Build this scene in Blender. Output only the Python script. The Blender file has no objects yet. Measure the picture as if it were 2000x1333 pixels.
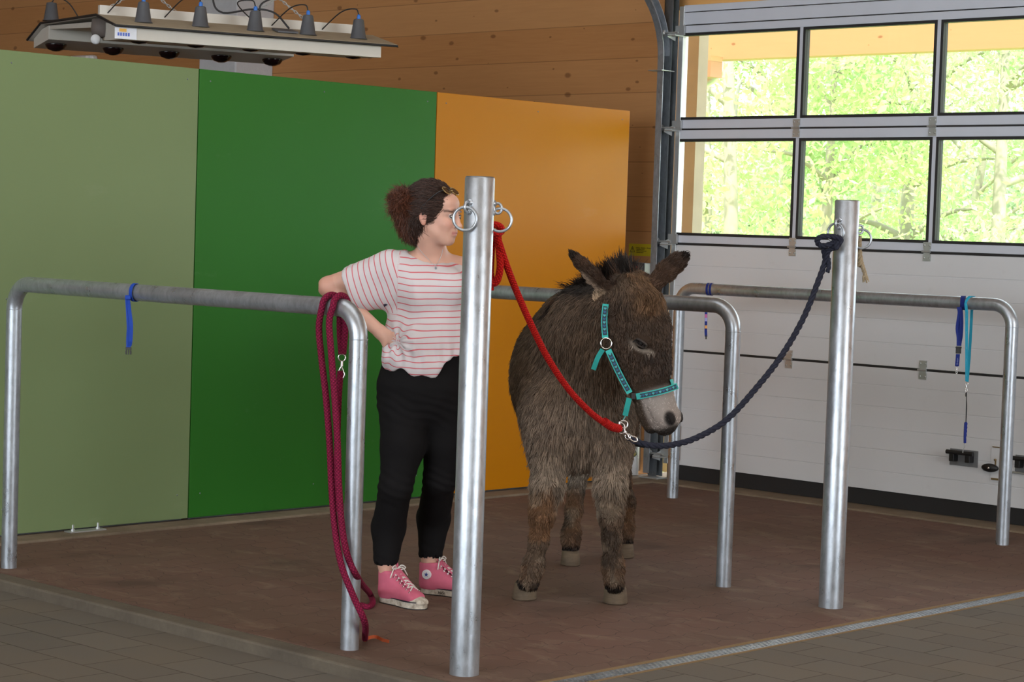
import bpy, math, random
import numpy as np
from mathutils import Vector, Matrix, Euler
random.seed(7); rng = np.random.default_rng(7)
PI = math.pi
SC = bpy.context.scene
COL = SC.collection

# ---------------------------------------------------------------- camera
FPX = 4150.9
_c = np.array([1000.0, 666.5])
def _ray(px, py): return np.array([px - _c[0], py - _c[1], FPX])
_VA = np.array([4986.0, 584.0]); _VB = np.array([-3330.0, 310.0])
_X = _ray(*_VA); _X /= np.linalg.norm(_X)
_Y = _ray(*_VB); _Y -= _X * (_X @ _Y); _Y /= np.linalg.norm(_Y)
_Z = np.cross(_X, _Y)
RM = np.array([_X, _Y, _Z])
CAM = np.array([0.0, 0.0, 1.48])
RIGHT = RM @ np.array([1.0, 0, 0]); DOWN = RM @ np.array([0, 1.0, 0]); FWD = RM @ np.array([0, 0, 1.0])
def at(px, py, dep): return CAM + RM @ (_ray(px, py) / FPX * dep)      # a measured point of the photo at a known distance
def onz(px, py, z=0.0): v = RM @ _ray(px, py); return CAM + v * ((z - CAM[2]) / v[2])
def onx(px, py, x): v = RM @ _ray(px, py); return CAM + v * (x / v[0])
def ony(px, py, y): v = RM @ _ray(px, py); return CAM + v * (y / v[1])

cam_data = bpy.data.cameras.new('camera'); cam = bpy.data.objects.new('camera', cam_data); COL.objects.link(cam)
cam_data.sensor_width = 36.0; cam_data.lens = FPX / 2000 * 36.0; cam_data.clip_end = 400
cam.matrix_world = Matrix(((RIGHT[0], -DOWN[0], -FWD[0], CAM[0]), (RIGHT[1], -DOWN[1], -FWD[1], CAM[1]), (RIGHT[2], -DOWN[2], -FWD[2], CAM[2]), (0, 0, 0, 1)))
SC.camera = cam

# ---------------------------------------------------------------- exposure, sky, sun, large lights
SC.view_settings.view_transform = 'Standard'; SC.view_settings.look = 'None'
SC.view_settings.exposure = 0.0; SC.view_settings.gamma = 1.0; SC.view_settings.use_curve_mapping = False
world = bpy.data.worlds.new('sky'); SC.world = world; world.use_nodes = True
wn = world.node_tree; wn.nodes.clear()
_o = wn.nodes.new('ShaderNodeOutputWorld'); _b = wn.nodes.new('ShaderNodeBackground')
_b.inputs['Color'].default_value = (0.86, 0.93, 1.0, 1); _b.inputs['Strength'].default_value = 6.0
wn.links.new(_b.outputs[0], _o.inputs[0])

def lamp(name, kind, loc, energy, color=(1, 1, 1), target=None, size=None, size_y=None, radius=None):
    l = bpy.data.lights.new(name, kind); l.energy = energy; l.color = color
    if kind == 'AREA':
        l.shape = 'RECTANGLE'; l.size = size; l.size_y = size_y
    if kind == 'SUN': l.angle = math.radians(1.0)
    if radius is not None: l.shadow_soft_size = radius
    o = bpy.data.objects.new(name, l); COL.objects.link(o); o.location = loc
    if target is not None:
        o.rotation_euler = (Vector(target) - Vector(loc)).to_track_quat('-Z', 'Y').to_euler()
    return o
lamp('sun', 'SUN', (0, 0, 30), 11.0, (1, 0.95, 0.86), target=(18, 9, 0))
# daylight falling in through the open gates of the hall behind and beside the photographer
lamp('gate_daylight', 'AREA', (-3.5, 3.0, 2.9), 225, (0.93, 0.96, 1.0), target=(6, 5, 1.0), size=5.5, size_y=1.9)
lamp('side_gate_daylight', 'AREA', (6.0, -5.5, 2.9), 155, (1.0, 0.97, 0.92), target=(7, 5, 1.0), size=4.0, size_y=1.9)
# the small flash that threw the short shadows just under the rails
flash_loc = CAM - DOWN * 0.16 + FWD * 0.02
lamp('overhead_fill', 'AREA', (4.5, 2.0, 4.93), 150, (0.97, 0.99, 1.0), target=(4.5, 2.0, 0), size=2.2, size_y=12)  # area light added below the ceiling as fill for floor and rail tops
lamp('camera_flash', 'POINT', tuple(flash_loc), 120, (1.0, 0.975, 0.94), radius=0.018)

# ---------------------------------------------------------------- helpers
class MB:
    def __init__(s): s.v = []; s.f = []; s.sm = []; s.uv = []; s.n = 0
    def add(s, vs, fs, smooth=False, uvs=None):
        vs = [tuple(map(float, p)) for p in vs]
        s.v += vs
        for k, f in enumerate(fs):
            s.f.append([i + s.n for i in f]); s.sm.append(smooth)
            s.uv.append(uvs[k] if uvs else [(0, 0)] * len(f))
        s.n += len(vs); return s
    def box(s, a, b):
        x0, y0, z0 = [min(p, q) for p, q in zip(a, b)]; x1, y1, z1 = [max(p, q) for p, q in zip(a, b)]
        v = [(x0, y0, z0), (x1, y0, z0), (x1, y1, z0), (x0, y1, z0), (x0, y0, z1), (x1, y0, z1), (x1, y1, z1), (x0, y1, z1)]
        return s.add(v, [(0, 3, 2, 1), (4, 5, 6, 7), (0, 1, 5, 4), (1, 2, 6, 5), (2, 3, 7, 6), (3, 0, 4, 7)])
    def obox(s, c, ux, uy, uz, hx, hy, hz):
        c = np.array(c, float); ux, uy, uz = [np.array(u, float) / np.linalg.norm(u) for u in (ux, uy, uz)]
        v = [c + ux * hx * i + uy * hy * j + uz * hz * k for k in (-1, 1) for j in (-1, 1) for i in (-1, 1)]
        return s.add(v, [(0, 2, 3, 1), (4, 5, 7, 6), (0, 1, 5, 4), (1, 3, 7, 5), (3, 2, 6, 7), (2, 0, 4, 6)])
    def tube(s, pts, r, n=16, closed=False, caps=True, flat=None, up=None):
        P = np.array(pts, float); m = len(P)
        R_ = np.full(m, r, float) if np.isscalar(r) else np.array(r, float)
        if closed: T = np.roll(P, -1, 0) - np.roll(P, 1, 0)
        else:
            T = np.gradient(P, axis=0)
        T /= np.linalg.norm(T, axis=1)[:, None] + 1e-12
        a = np.array(up, float) if up is not None else (np.array([0, 0, 1.0]) if abs(T[0][2]) < .9 else np.array([1.0, 0, 0]))
        N = a - T[0] * (a @ T[0]); N /= np.linalg.norm(N)
        L = 0.0; vs = []; Ls = []
        for i in range(m):
            if i:
                N = N - T[i] * (N @ T[i]); N /= np.linalg.norm(N) + 1e-12; L += np.linalg.norm(P[i] - P[i - 1])
            B = np.cross(T[i], N); Ls.append(L)
            fx, fy = (1, 1) if flat is None else flat
            for k in range(n):
                t = 2 * PI * k / n
                vs.append(P[i] + (N * math.cos(t) * fx + B * math.sin(t) * fy) * R_[i])
        fs = []; uvs = []
        for i in range(m if closed else m - 1):
            j = (i + 1) % m
            l0 = Ls[i]; l1 = Ls[j] if j else Ls[i] + np.linalg.norm(P[0] - P[-1])
            for k in range(n):
                q = (k + 1) % n
                fs.append((i * n + k, i * n + q, j * n + q, j * n + k))
                uvs.append([(k / n, l0), ((k + 1) / n, l0), ((k + 1) / n, l1), (k / n, l1)])
        s.add(vs, fs, True, uvs)
        if not closed and caps:
            s.add(vs[:n], [tuple(range(n))[::-1]]); s.add(vs[-n:], [tuple(range(n))])
        return s
    def lathe(s, prof, origin, axis=(0, 0, 1), n=32, smooth=True):
        ax = np.array(axis, float); ax /= np.linalg.norm(ax)
        a = np.array([1.0, 0, 0]) if abs(ax[0]) < .9 else np.array([0, 1.0, 0])
        u = a - ax * (a @ ax); u /= np.linalg.norm(u); w = np.cross(ax, u); o = np.array(origin, float)
        vs = [o + ax * h + (u * math.cos(2 * PI * k / n) + w * math.sin(2 * PI * k / n)) * max(r, 1e-5) for r, h in prof for k in range(n)]
        fs = [(i * n + k, i * n + (k + 1) % n, (i + 1) * n + (k + 1) % n, (i + 1) * n + k) for i in range(len(prof) - 1) for k in range(n)]
        uvs = [[(k / n, i), ((k + 1) / n, i), ((k + 1) / n, i + 1), (k / n, i + 1)] for i in range(len(prof) - 1) for k in range(n)]
        return s.add(vs, fs, smooth, uvs)
    def prism(s, poly, o, ux, uy, un, t):
        o, ux, uy, un = [np.array(q, float) for q in (o, ux, uy, un)]
        n = len(poly); a = [o + ux * p[0] + uy * p[1] for p in poly]; b = [p + un * t for p in a]
        return s.add(a + b, [tuple(range(n))[::-1], tuple(range(n, 2 * n))] + [(i, (i + 1) % n, n + (i + 1) % n, n + i) for i in range(n)])
    def strap(s, pts, width_dirs, w, t=0.0022):
        P = np.array(pts, float); m = len(P); W_ = np.array(width_dirs, float)
        if W_.ndim == 1: W_ = np.tile(W_, (m, 1))
        T = np.gradient(P, axis=0); T /= np.linalg.norm(T, axis=1)[:, None] + 1e-12
        W_ = W_ - T * np.sum(W_ * T, 1)[:, None]; W_ /= np.linalg.norm(W_, axis=1)[:, None] + 1e-12
        N = np.cross(T, W_); vs = []; L = np.concatenate([[0], np.cumsum(np.linalg.norm(np.diff(P, axis=0), axis=1))])
        for i in range(m):
            for a, b in ((-1, -1), (1, -1), (1, 1), (-1, 1)): vs.append(P[i] + W_[i] * a * w / 2 + N[i] * b * t / 2)
        fs = []; uvs = []; U = [0, 1, 1, 0]
        for i in range(m - 1):
            for k in range(4):
                q = (k + 1) % 4; fs.append((i * 4 + k, i * 4 + q, i * 4 + 4 + q, i * 4 + 4 + k))
                uvs.append([(U[k], L[i]), (U[q], L[i]), (U[q], L[i + 1]), (U[k], L[i + 1])])
        fs += [(3, 2, 1, 0), tuple(4 * (m - 1) + k for k in range(4))]; uvs += [[(0, 0)] * 4] * 2
        return s.add(vs, fs, False, uvs)
    def build(s, name, mat, parent=None, bevel=0, label=None, kind=None, cat=None, group=None, auto=None):
        off = np.array(WLOC.get(parent.name, (0, 0, 0))) if parent else np.zeros(3)
        me = bpy.data.meshes.new(name); V = np.array(s.v) - off
        me.from_pydata([tuple(p) for p in V], [], s.f)
        me.polygons.foreach_set('use_smooth', s.sm)
        uvl = me.uv_layers.new(name='UVMap'); flat = [c for f in s.uv for p in f for c in p]
        uvl.data.foreach_set('uv', flat)
        o = bpy.data.objects.new(name, me); COL.objects.link(o)
        if mat: me.materials.append(mat)
        if parent: o.parent = parent; WLOC[o.name] = tuple(off)
        if bevel:
            b = o.modifiers.new('bevel', 'BEVEL'); b.width = bevel; b.segments = 2; b.limit_method = 'ANGLE'; b.angle_limit = math.radians(35)
        tag(o, label, cat, group, kind)
        return o
WLOC = {}
def tag(o, label=None, cat=None, group=None, kind=None):
    if label: o['label'] = label
    if cat: o['category'] = cat
    if group: o['group'] = group
    if kind: o['kind'] = kind
    return o
def thing(name, loc, label, cat, group=None, kind=None):
    o = bpy.data.objects.new(name, None); COL.objects.link(o); o.location = tuple(map(float, loc)); o.empty_display_size = .05
    WLOC[o.name] = tuple(map(float, loc)); return tag(o, label, cat, group, kind)
def bez(pts, n=60):
    """Catmull-Rom through the points."""
    P = np.array(pts, float); P = np.vstack([2 * P[0] - P[1], P, 2 * P[-1] - P[-2]]); out = []; seg = len(P) - 3
    for t in np.linspace(0, seg - 1e-9, n):
        i = int(t); u = t - i; a, b, c, d = P[i:i + 4]
        out.append(.5 * ((2 * b) + (c - a) * u + (2 * a - 5 * b + 4 * c - d) * u * u + (3 * b - a - 3 * c + d) * u ** 3))
    return np.array(out)

# ---------------------------------------------------------------- materials
class NT:
    def __init__(s, name):
        s.m = bpy.data.materials.new(name); s.m.use_nodes = True; s.t = s.m.node_tree; s.N = s.t.nodes; s.N.clear()
        s.out = s.N.new('ShaderNodeOutputMaterial'); s.b = s.N.new('ShaderNodeBsdfPrincipled'); s.l(s.b.outputs[0], s.out.inputs[0])
    def l(s, a, b): s.t.links.new(a, b)
    def n(s, kind, **kw):
        x = s.N.new('ShaderNode' + kind)
        for k, v in kw.items():
            if hasattr(x, k): setattr(x, k, v)
            else: x.inputs[k].default_value = v
        return x
    def math(s, op, a, b=None, c=None):
        x = s.N.new('ShaderNodeMath'); x.operation = op
        for i, q in enumerate((a, b, c)):
            if q is None: continue
            if isinstance(q, (int, float)): x.inputs[i].default_value = q
            else: s.l(q, x.inputs[i])
        return x.outputs[0]
    def vec(s, src='Object', scale=(1, 1, 1), rot=(0, 0, 0), loc=(0, 0, 0)):
        t = s.N.new('ShaderNodeTexCoord'); mp = s.N.new('ShaderNodeMapping'); s.l(t.outputs[src], mp.inputs[0])
        mp.inputs['Scale'].default_value = scale; mp.inputs['Rotation'].default_value = rot; mp.inputs['Location'].default_value = loc
        return mp.outputs[0]
    def pos(s, scale=(1, 1, 1), loc=(0, 0, 0)):
        t = s.N.new('ShaderNodeNewGeometry'); mp = s.N.new('ShaderNodeMapping'); s.l(t.outputs['Position'], mp.inputs[0])
        mp.inputs['Scale'].default_value = scale; mp.inputs['Location'].default_value = loc
        return mp.outputs[0]
    def noise(s, v, scale=5, detail=4, rough=.55, dist=0):
        x = s.N.new('ShaderNodeTexNoise'); s.l(v, x.inputs['Vector']); x.inputs['Scale'].default_value = scale
        x.inputs['Detail'].default_value = detail; x.inputs['Roughness'].default_value = rough; x.inputs['Distortion'].default_value = dist
        return x.outputs[0]
    def ramp(s, f, stops, interp='LINEAR'):
        x = s.N.new('ShaderNodeValToRGB'); x.color_ramp.interpolation = interp; e = x.color_ramp.elements
        while len(e) < len(stops): e.new(0.5)
        for q, (p, c) in zip(e, stops):
            q.position = p; q.color = (c[0], c[1], c[2], 1) if not isinstance(c, (int, float)) else (c, c, c, 1)
        s.l(f, x.inputs[0]); return x.outputs[0]
    def mix(s, f, a, b, mode='MIX'):
        x = s.N.new('ShaderNodeMix'); x.data_type = 'RGBA'; x.blend_type = mode
        for sock, q in ((x.inputs[0], f), (x.inputs[6], a), (x.inputs[7], b)):
            if isinstance(q, (int, float)): sock.default_value = q
            elif isinstance(q, tuple): sock.default_value = (*q, 1)
            else: s.l(q, sock)
        return x.outputs[2]
    def bump(s, h, strength=.3, dist=.01):
        x = s.N.new('ShaderNodeBump'); x.inputs['Strength'].default_value = strength; x.inputs['Distance'].default_value = dist
        s.l(h, x.inputs['Height']); s.l(x.outputs[0], s.b.inputs['Normal'])
    def set(s, color=None, rough=None, metal=None, spec=None, **kw):
        for k, q in (('Base Color', color), ('Roughness', rough), ('Metallic', metal), ('Specular IOR Level', spec)):
            if q is None: continue
            if isinstance(q, (int, float)): s.b.inputs[k].default_value = q
            elif isinstance(q, tuple): s.b.inputs[k].default_value = (*q, 1)
            else: s.l(q, s.b.inputs[k])
        return s

def plain(name, col, rough=.5, metal=0.0, var=.12, nscale=12, bump=0.0, spec=.5, bscale=80):
    t = NT(name); v = t.vec(); nz = t.noise(v, nscale, 4)
    c = t.mix(nz, tuple(x * (1 - var) for x in col), tuple(min(1, x * (1 + var)) for x in col))
    t.set(c, rough, metal, spec)
    if bump: t.bump(t.noise(v, bscale, 3), bump, .002)
    return t.m
def steel(name, base=(.46, .50, .545), rough=.32):
    t = NT(name); v = t.vec(scale=(1, 1, .35))
    spang = t.n('TexVoronoi', feature='F1'); t.l(v, spang.inputs['Vector']); spang.inputs['Scale'].default_value = 90
    cells = t.ramp(spang.outputs['Color'], [(0, .75), (1, 1.1)])
    big = t.noise(t.vec(scale=(1, 1, .5)), 14, 5, .65)
    dirt = t.ramp(t.noise(t.vec(scale=(1, 1, .6)), 42, 4, .7), [(.3, .62), (.55, 1)])
    c = t.mix(big, tuple(x * .72 for x in base), tuple(min(1, x * 1.22) for x in base))
    c = t.mix(.55, c, cells, 'MULTIPLY'); c = t.mix(.45, c, dirt, 'MULTIPLY')
    t.set(c, t.ramp(big, [(.3, rough - .08), (.7, rough + .14)]), .74)
    t.bump(t.noise(t.vec(), 120, 3), .12, .002)
    return t.m
def braid(name, col, dark, around=6, along=90, strength=.9):
    t = NT(name); v = t.vec('UV'); sx = t.n('SeparateXYZ'); t.l(v, sx.inputs[0])
    u = t.math('MULTIPLY', sx.outputs[0], around * 2 * PI); w = t.math('MULTIPLY', sx.outputs[1], along * 2 * PI)
    a = t.math('ABSOLUTE', t.math('MULTIPLY', t.math('SINE', t.math('MULTIPLY', t.math('ADD', u, w), .5)), t.math('SINE', t.math('MULTIPLY', t.math('SUBTRACT', u, w), .5))))
    t.set(t.mix(t.math('POWER', a, .6), dark, col), .85, 0, .2); t.bump(a, strength, .003)
    return t.m
M = {}
M['steel'] = steel('galvanised_steel')
M['steel_dark'] = steel('galvanised_track', (.20, .22, .24), .42)
M['zinc'] = plain('zinc_plate', (.50, .52, .52), .38, .7, .08, 30)
M['chrome'] = plain('chrome', (.85, .85, .85), .12, 1.0, .05)
M['alu'] = plain('anodised_aluminium', (.58, .62, .70), .45, .1, .05, 6)
M['black'] = plain('black_rubber', (.012, .012, .013), .6, 0, .2)
M['black_plastic'] = plain('black_plastic', (.008, .008, .009), .45, 0, .2)
M['white_plastic'] = plain('white_plastic', (.75, .76, .78), .4, 0, .04)
M['blue_web'] = plain('blue_webbing', (.012, .06, .40), .7, 0, .15, 200, .4, .3, 900)
M['navy_web'] = plain('navy_webbing', (.010, .025, .20), .7, 0, .15, 200, .4, .3, 900)
M['red'] = braid('red_braided_rope', (.62, .012, .008), (.26, .004, .003))
M['magenta'] = braid('magenta_braided_rope', (.26, .012, .055), (.09, .004, .02), 5, 80)
M['navy_rope'] = plain('navy_twisted_rope', (.022, .024, .038), .9, 0, .35, 60, .5, .2, 500)
M['hemp'] = plain('frayed_hemp_rope', (.36, .29, .19), .9, 0, .3, 80, .5, .2, 500)

# panels: laminated board with a slight orange peel and faint scratches
def laminate(name, col, rough=.36):
    t = NT(name); v = t.vec()
    c = t.mix(t.noise(v, 1.6, 3), tuple(x * .94 for x in col), tuple(x * 1.06 for x in col))
    dust = t.ramp(t.noise(t.vec(scale=(1, 1, 2.5)), 3.2, 6, .7), [(.62, 0.0), (.8, 1.0)])
    c = t.mix(t.math('MULTIPLY', dust, .06), c, (.6, .6, .5))
    t.set(c, t.ramp(t.noise(v, 2.2, 4), [(.3, rough - .05), (.7, rough + .08)]), 0, .15); t.bump(t.noise(v, 260, 2), .05, .001)
    return t.m
M['pale_green'] = laminate('pale_green_laminate', (.180, .245, .115))
M['green'] = laminate('dark_green_laminate', (.026, .148, .018))
M['orange'] = laminate('orange_laminate', (.49, .185, .004))

def spruce(name, axis='Y', light=(.56, .27, .10), dark=(.40, .17, .055)):
    """Horizontal boards with long grain, board to board tone and dark knots."""
    t = NT(name); g = t.n('NewGeometry'); sx = t.n('SeparateXYZ'); t.l(g.outputs['Position'], sx.inputs[0])
    run = sx.outputs[1] if axis == 'Y' else (sx.outputs[0] if axis == 'X' else sx.outputs[2]); up = sx.outputs[2] if axis != 'Z' else sx.outputs[1]
    bh = .215
    row = t.math('FLOOR', t.math('DIVIDE', up, bh)); fr = t.math('FRACT', t.math('DIVIDE', up, bh))
    cmb = t.n('CombineXYZ'); t.l(t.math('MULTIPLY', run, .9), cmb.inputs[0]); t.l(t.math('ADD', t.math('MULTIPLY', up, 16), t.math('MULTIPLY', row, 3.7)), cmb.inputs[1]); t.l(row, cmb.inputs[2])
    grain = t.noise(cmb.outputs[0], 2.2, 6, .62, 1.4)
    wn_ = t.n('TexWhiteNoise', noise_dimensions='1D'); t.l(row, wn_.inputs['W'])
    c = t.mix(grain, dark, light)
    c = t.mix(t.math('MULTIPLY', wn_.outputs[0], .45), c, (.64, .36, .16), 'MIX')
    ck = t.n('CombineXYZ'); t.l(t.math('MULTIPLY', run, 3.0), ck.inputs[0]); t.l(t.math('MULTIPLY', up, 5.2), ck.inputs[1])
    nz = t.n('TexNoise'); t.l(ck.outputs[0], nz.inputs['Vector']); nz.inputs['Scale'].default_value = 2.0
    vadd = t.n('VectorMath', operation='ADD'); t.l(ck.outputs[0], vadd.inputs[0])
    vs_ = t.n('VectorMath', operation='SCALE'); t.l(nz.outputs[1], vs_.inputs[0]); vs_.inputs['Scale'].default_value = .10; t.l(vs_.outputs[0], vadd.inputs[1])
    vo = t.n('TexVoronoi', voronoi_dimensions='2D'); t.l(vadd.outputs[0], vo.inputs['Vector']); vo.inputs['Scale'].default_value = 1.0; vo.inputs['Randomness'].default_value = 1
    wn2 = t.n('TexWhiteNoise', noise_dimensions='3D'); t.l(vo.outputs['Position'], wn2.inputs['Vector'])
    rad = t.math('MULTIPLY', t.math('POWER', wn2.outputs[0], 1.8), .085)
    knot = t.ramp(t.math('DIVIDE', vo.outputs['Distance'], t.math('ADD', rad, .02)), [(.55, 1.0), (1.0, 0.0)])
    c = t.mix(t.math('MULTIPLY', knot, .6), c, (.12, .04, .013))
    seam = t.math('LESS_THAN', fr, .022)
    c = t.mix(t.math('MULTIPLY', seam, .45), c, (.05, .02, .008))
    t.set(c, .55, 0, .3); t.bump(grain, .08, .002)
    return t.m
M['spruce'] = spruce('spruce_boards')
M['spruce_out'] = spruce('porch_spruce', 'Y', (.36, .205, .115), (.29, .155, .085))
M['spruce_ceiling'] = spruce('ceiling_boards', 'X', (.5, .33, .18), (.42, .25, .12))
M['post_wood'] = plain('weathered_post', (.30, .245, .19), .8, 0, .2, 5, .3)

def concrete(name, a, b, scale=4, spk=60):
    t = NT(name); v = t.pos(); c = t.mix(t.ramp(t.noise(v, scale, 6, .65), [(.3, 0.0), (.7, 1.0)]), a, b)
    c = t.mix(t.math('MULTIPLY', t.noise(v, spk, 3), .3), c, tuple(x * .5 for x in a))
    t.set(c, .9, 0, .2); t.bump(t.noise(v, spk, 4), .4, .004); return t.m
M['kerb'] = concrete('kerb_concrete', (.10, .085, .068), (.17, .145, .11))
M['sill'] = concrete('sill_concrete', (.15, .115, .08), (.26, .205, .145))
M['column'] = concrete('painted_concrete', (.58, .59, .61), (.64, .645, .66), 1.5, 30)
M['plaster'] = concrete('plaster', (.45, .43, .40), (.52, .50, .46), 1.2, 40)

def rubber_floor():
    t = NT('brown_rubber_pavers'); v = t.pos()
    nz = t.n('TexNoise'); t.l(v, nz.inputs['Vector']); nz.inputs['Scale'].default_value = 9; nz.inputs['Detail'].default_value = 1
    # interlocking (dog bone) outline: brick grid pushed by a smooth wave
    sx = t.n('SeparateXYZ'); t.l(v, sx.inputs[0])
    wx = t.math('MULTIPLY', t.math('SINE', t.math('MULTIPLY', sx.outputs[1], 2 * PI / .10)), .011)
    wy = t.math('MULTIPLY', t.math('SINE', t.math('MULTIPLY', sx.outputs[0], 2 * PI / .10)), .009)
    nj = t.math('MULTIPLY', t.math('SUBTRACT', t.noise(v, 16, 3), .5), .022); cb = t.n('CombineXYZ'); t.l(t.math('ADD', t.math('ADD', sx.outputs[0], wx), nj), cb.inputs[0]); t.l(t.math('ADD', t.math('ADD', sx.outputs[1], wy), nj), cb.inputs[1])
    br = t.n('TexBrick', offset=.5); t.l(cb.outputs[0], br.inputs['Vector'])
    br.inputs['Scale'].default_value = 1.0; br.inputs['Brick Width'].default_value = .20; br.inputs['Row Height'].default_value = .165
    br.inputs['Mortar Size'].default_value = .0022; br.inputs['Mortar Smooth'].default_value = .35
    br.inputs['Color1'].default_value = (.135, .078, .060, 1); br.inputs['Color2'].default_value = (.155, .088, .067, 1); br.inputs['Mortar'].default_value = (.07, .042, .034, 1)
    patch = t.ramp(t.noise(v, 1.1, 5, .6), [(.35, 0.0), (.7, 1.0)])
    dry = t.ramp(t.noise(t.pos((2.2, 1, 1)), 3.2, 8, .72, .8), [(.52, 0.0), (.75, 1.0)])
    c = t.mix(t.math('MULTIPLY', patch, .5), br.outputs['Color'], (.115, .086, .062))
    c = t.mix(t.math('MULTIPLY', dry, .42), c, (.30, .235, .17))
    stain = t.ramp(t.noise(t.pos((1, 1, 1), (3, 1, 0)), 1.9, 3, .5), [(.62, 0.0), (.74, 1.0)])
    c = t.mix(t.math('MULTIPLY', stain, .5), c, (.05, .035, .027))
    t.set(c, .82, 0, .22)
    h = t.math('ADD', t.math('MULTIPLY', br.outputs['Fac'], -1.2), t.math('MULTIPLY', t.noise(v, 160, 3), .35))
    t.bump(h, .35, .004); return t.m
def pavers():
    t = NT('grey_block_paving'); v = t.pos()
    nz = t.n('TexNoise'); t.l(v, nz.inputs['Vector']); nz.inputs['Scale'].default_value = 14
    sc = t.n('VectorMath', operation='SCALE'); t.l(nz.outputs[1], sc.inputs[0]); sc.inputs['Scale'].default_value = .006
    ad = t.n('VectorMath', operation='ADD'); t.l(v, ad.inputs[0]); t.l(sc.outputs[0], ad.inputs[1])
    rt = t.n('VectorRotate', rotation_type='Z_AXIS'); t.l(ad.outputs[0], rt.inputs['Vector']); rt.inputs['Angle'].default_value = math.radians(90)
    br = t.n('TexBrick', offset=.5); t.l(rt.outputs[0], br.inputs['Vector'])
    br.inputs['Scale'].default_value = 1; br.inputs['Brick Width'].default_value = .30; br.inputs['Row Height'].default_value = .20
    br.inputs['Mortar Size'].default_value = .0035; br.inputs['Mortar Smooth'].default_value = .5
    br.inputs['Color1'].default_value = (.118, .108, .094, 1); br.inputs['Color2'].default_value = (.140, .128, .110, 1); br.inputs['Mortar'].default_value = (.038, .036, .028, 1)
    patch = t.ramp(t.noise(v, 1.6, 5, .6), [(.3, 0.0), (.75, 1.0)])
    c = t.mix(t.math('MULTIPLY', patch, .45), br.outputs['Color'], (.16, .125, .085))
    moss = t.ramp(t.noise(v, 2.3, 3), [(.6, 0.0), (.7, 1.0)])
    c = t.mix(t.math('MULTIPLY', t.math('MULTIPLY', br.outputs['Fac'], moss), .6), c, (.03, .06, .015))
    t.set(c, .9, 0, .2); t.bump(t.math('ADD', t.math('MULTIPLY', br.outputs['Fac'], -1), t.math('MULTIPLY', t.noise(v, 120, 4), .35)), .3, .004)
    return t.m
M['rubber'] = rubber_floor(); M['pavers'] = pavers()
def doorwhite():
    t = NT('door_coating'); v = t.vec(scale=(1, 1, 1))
    c = t.mix(t.noise(v, 1.3, 4), (.585, .60, .62), (.65, .665, .68))
    c = t.mix(t.math('MULTIPLY', t.ramp(t.noise(v, 9, 5, .7), [(.6, 0.0), (.8, 1.0)]), .12), c, (.28, .25, .2))
    t.set(c, .5, 0, .4); t.bump(t.noise(v, 300, 2), .08, .001); return t.m
M['door_white'] = doorwhite()
def glass():
    t = NT('acrylic_glazing'); tr = t.n('BsdfTransparent'); tr.inputs[0].default_value = (.93, .95, .93, 1)
    gl = t.n('BsdfGlossy'); gl.inputs['Roughness'].default_value = .03
    mx = t.n('MixShader'); fr = t.n('Fresnel'); fr.inputs['IOR'].default_value = 1.3
    t.l(fr.outputs[0], mx.inputs[0]); t.l(tr.outputs[0], mx.inputs[1]); t.l(gl.outputs[0], mx.inputs[2]); t.l(mx.outputs[0], t.out.inputs[0])
    return t.m
M['glass'] = glass()
M['solar_white'] = plain('cream_painted_metal', (.55, .52, .46), .45, 0, .05)
M['solar_top'] = plain('dusty_cream_top', (.40, .34, .24), .8, 0, .15, 20)
M['lamp_cone'] = plain('grey_lamp_hood', (.085, .09, .10), .5, 0, .2)
M['bulb'] = plain('dark_ruby_bulb', (.012, .004, .004), .12, 0, .1)
M['cable'] = plain('black_cable', (.015, .015, .017), .5)
M['blue_plastic'] = plain('blue_gland', (.03, .16, .55), .4)

# ---------------------------------------------------------------- the room
WX = 10.07            # inner face of the boarded gable wall
DX = 9.98             # inner face of the sectional door
YD = 8.245            # far edge of the door leaf
# floor of the stall
MB().box((4.87, 4.708, -.20), (9.90, 8.16, 0)).build('floor', M['rubber'], kind='structure', label='brown rubber paver floor of the stall')
# grey block paving of the aisle, lower along the kerb side
g = MB(); g.box((-9, -9, -.25), (4.775, 19, -.045)); g.build('ground', M['pavers'], kind='structure', label='grey block paving of the aisle left of the kerb')
g = MB(); g.box((4.775, -9, -.25), (10.3, 4.60, -.002)); g.build('ground', M['pavers'], kind='structure', label='grey block paving in front of the drain')
MB().box((4.775, 4.60, -.25), (4.87, 8.75, -.001)).build('kerb', M['kerb'], bevel=.008, kind='structure', label='concrete kerb stepping down from the stall floor')
MB().box((4.775, 8.75, -.25), (WX, 19, -.01)).build('ground', M['pavers'], kind='structure', label='floor behind the coloured partition')
MB().box((4.87, 8.16, -.2), (9.90, 8.75, .012)).build('trim_1', M['sill'], bevel=.006, kind='structure', label='pale concrete strip under the partition')
MB().box((9.78, 4.60, -.2), (10.3, 8.45, .010)).build('trim_2', M['sill'], bevel=.006, kind='structure', label='pale concrete threshold under the door')
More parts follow.
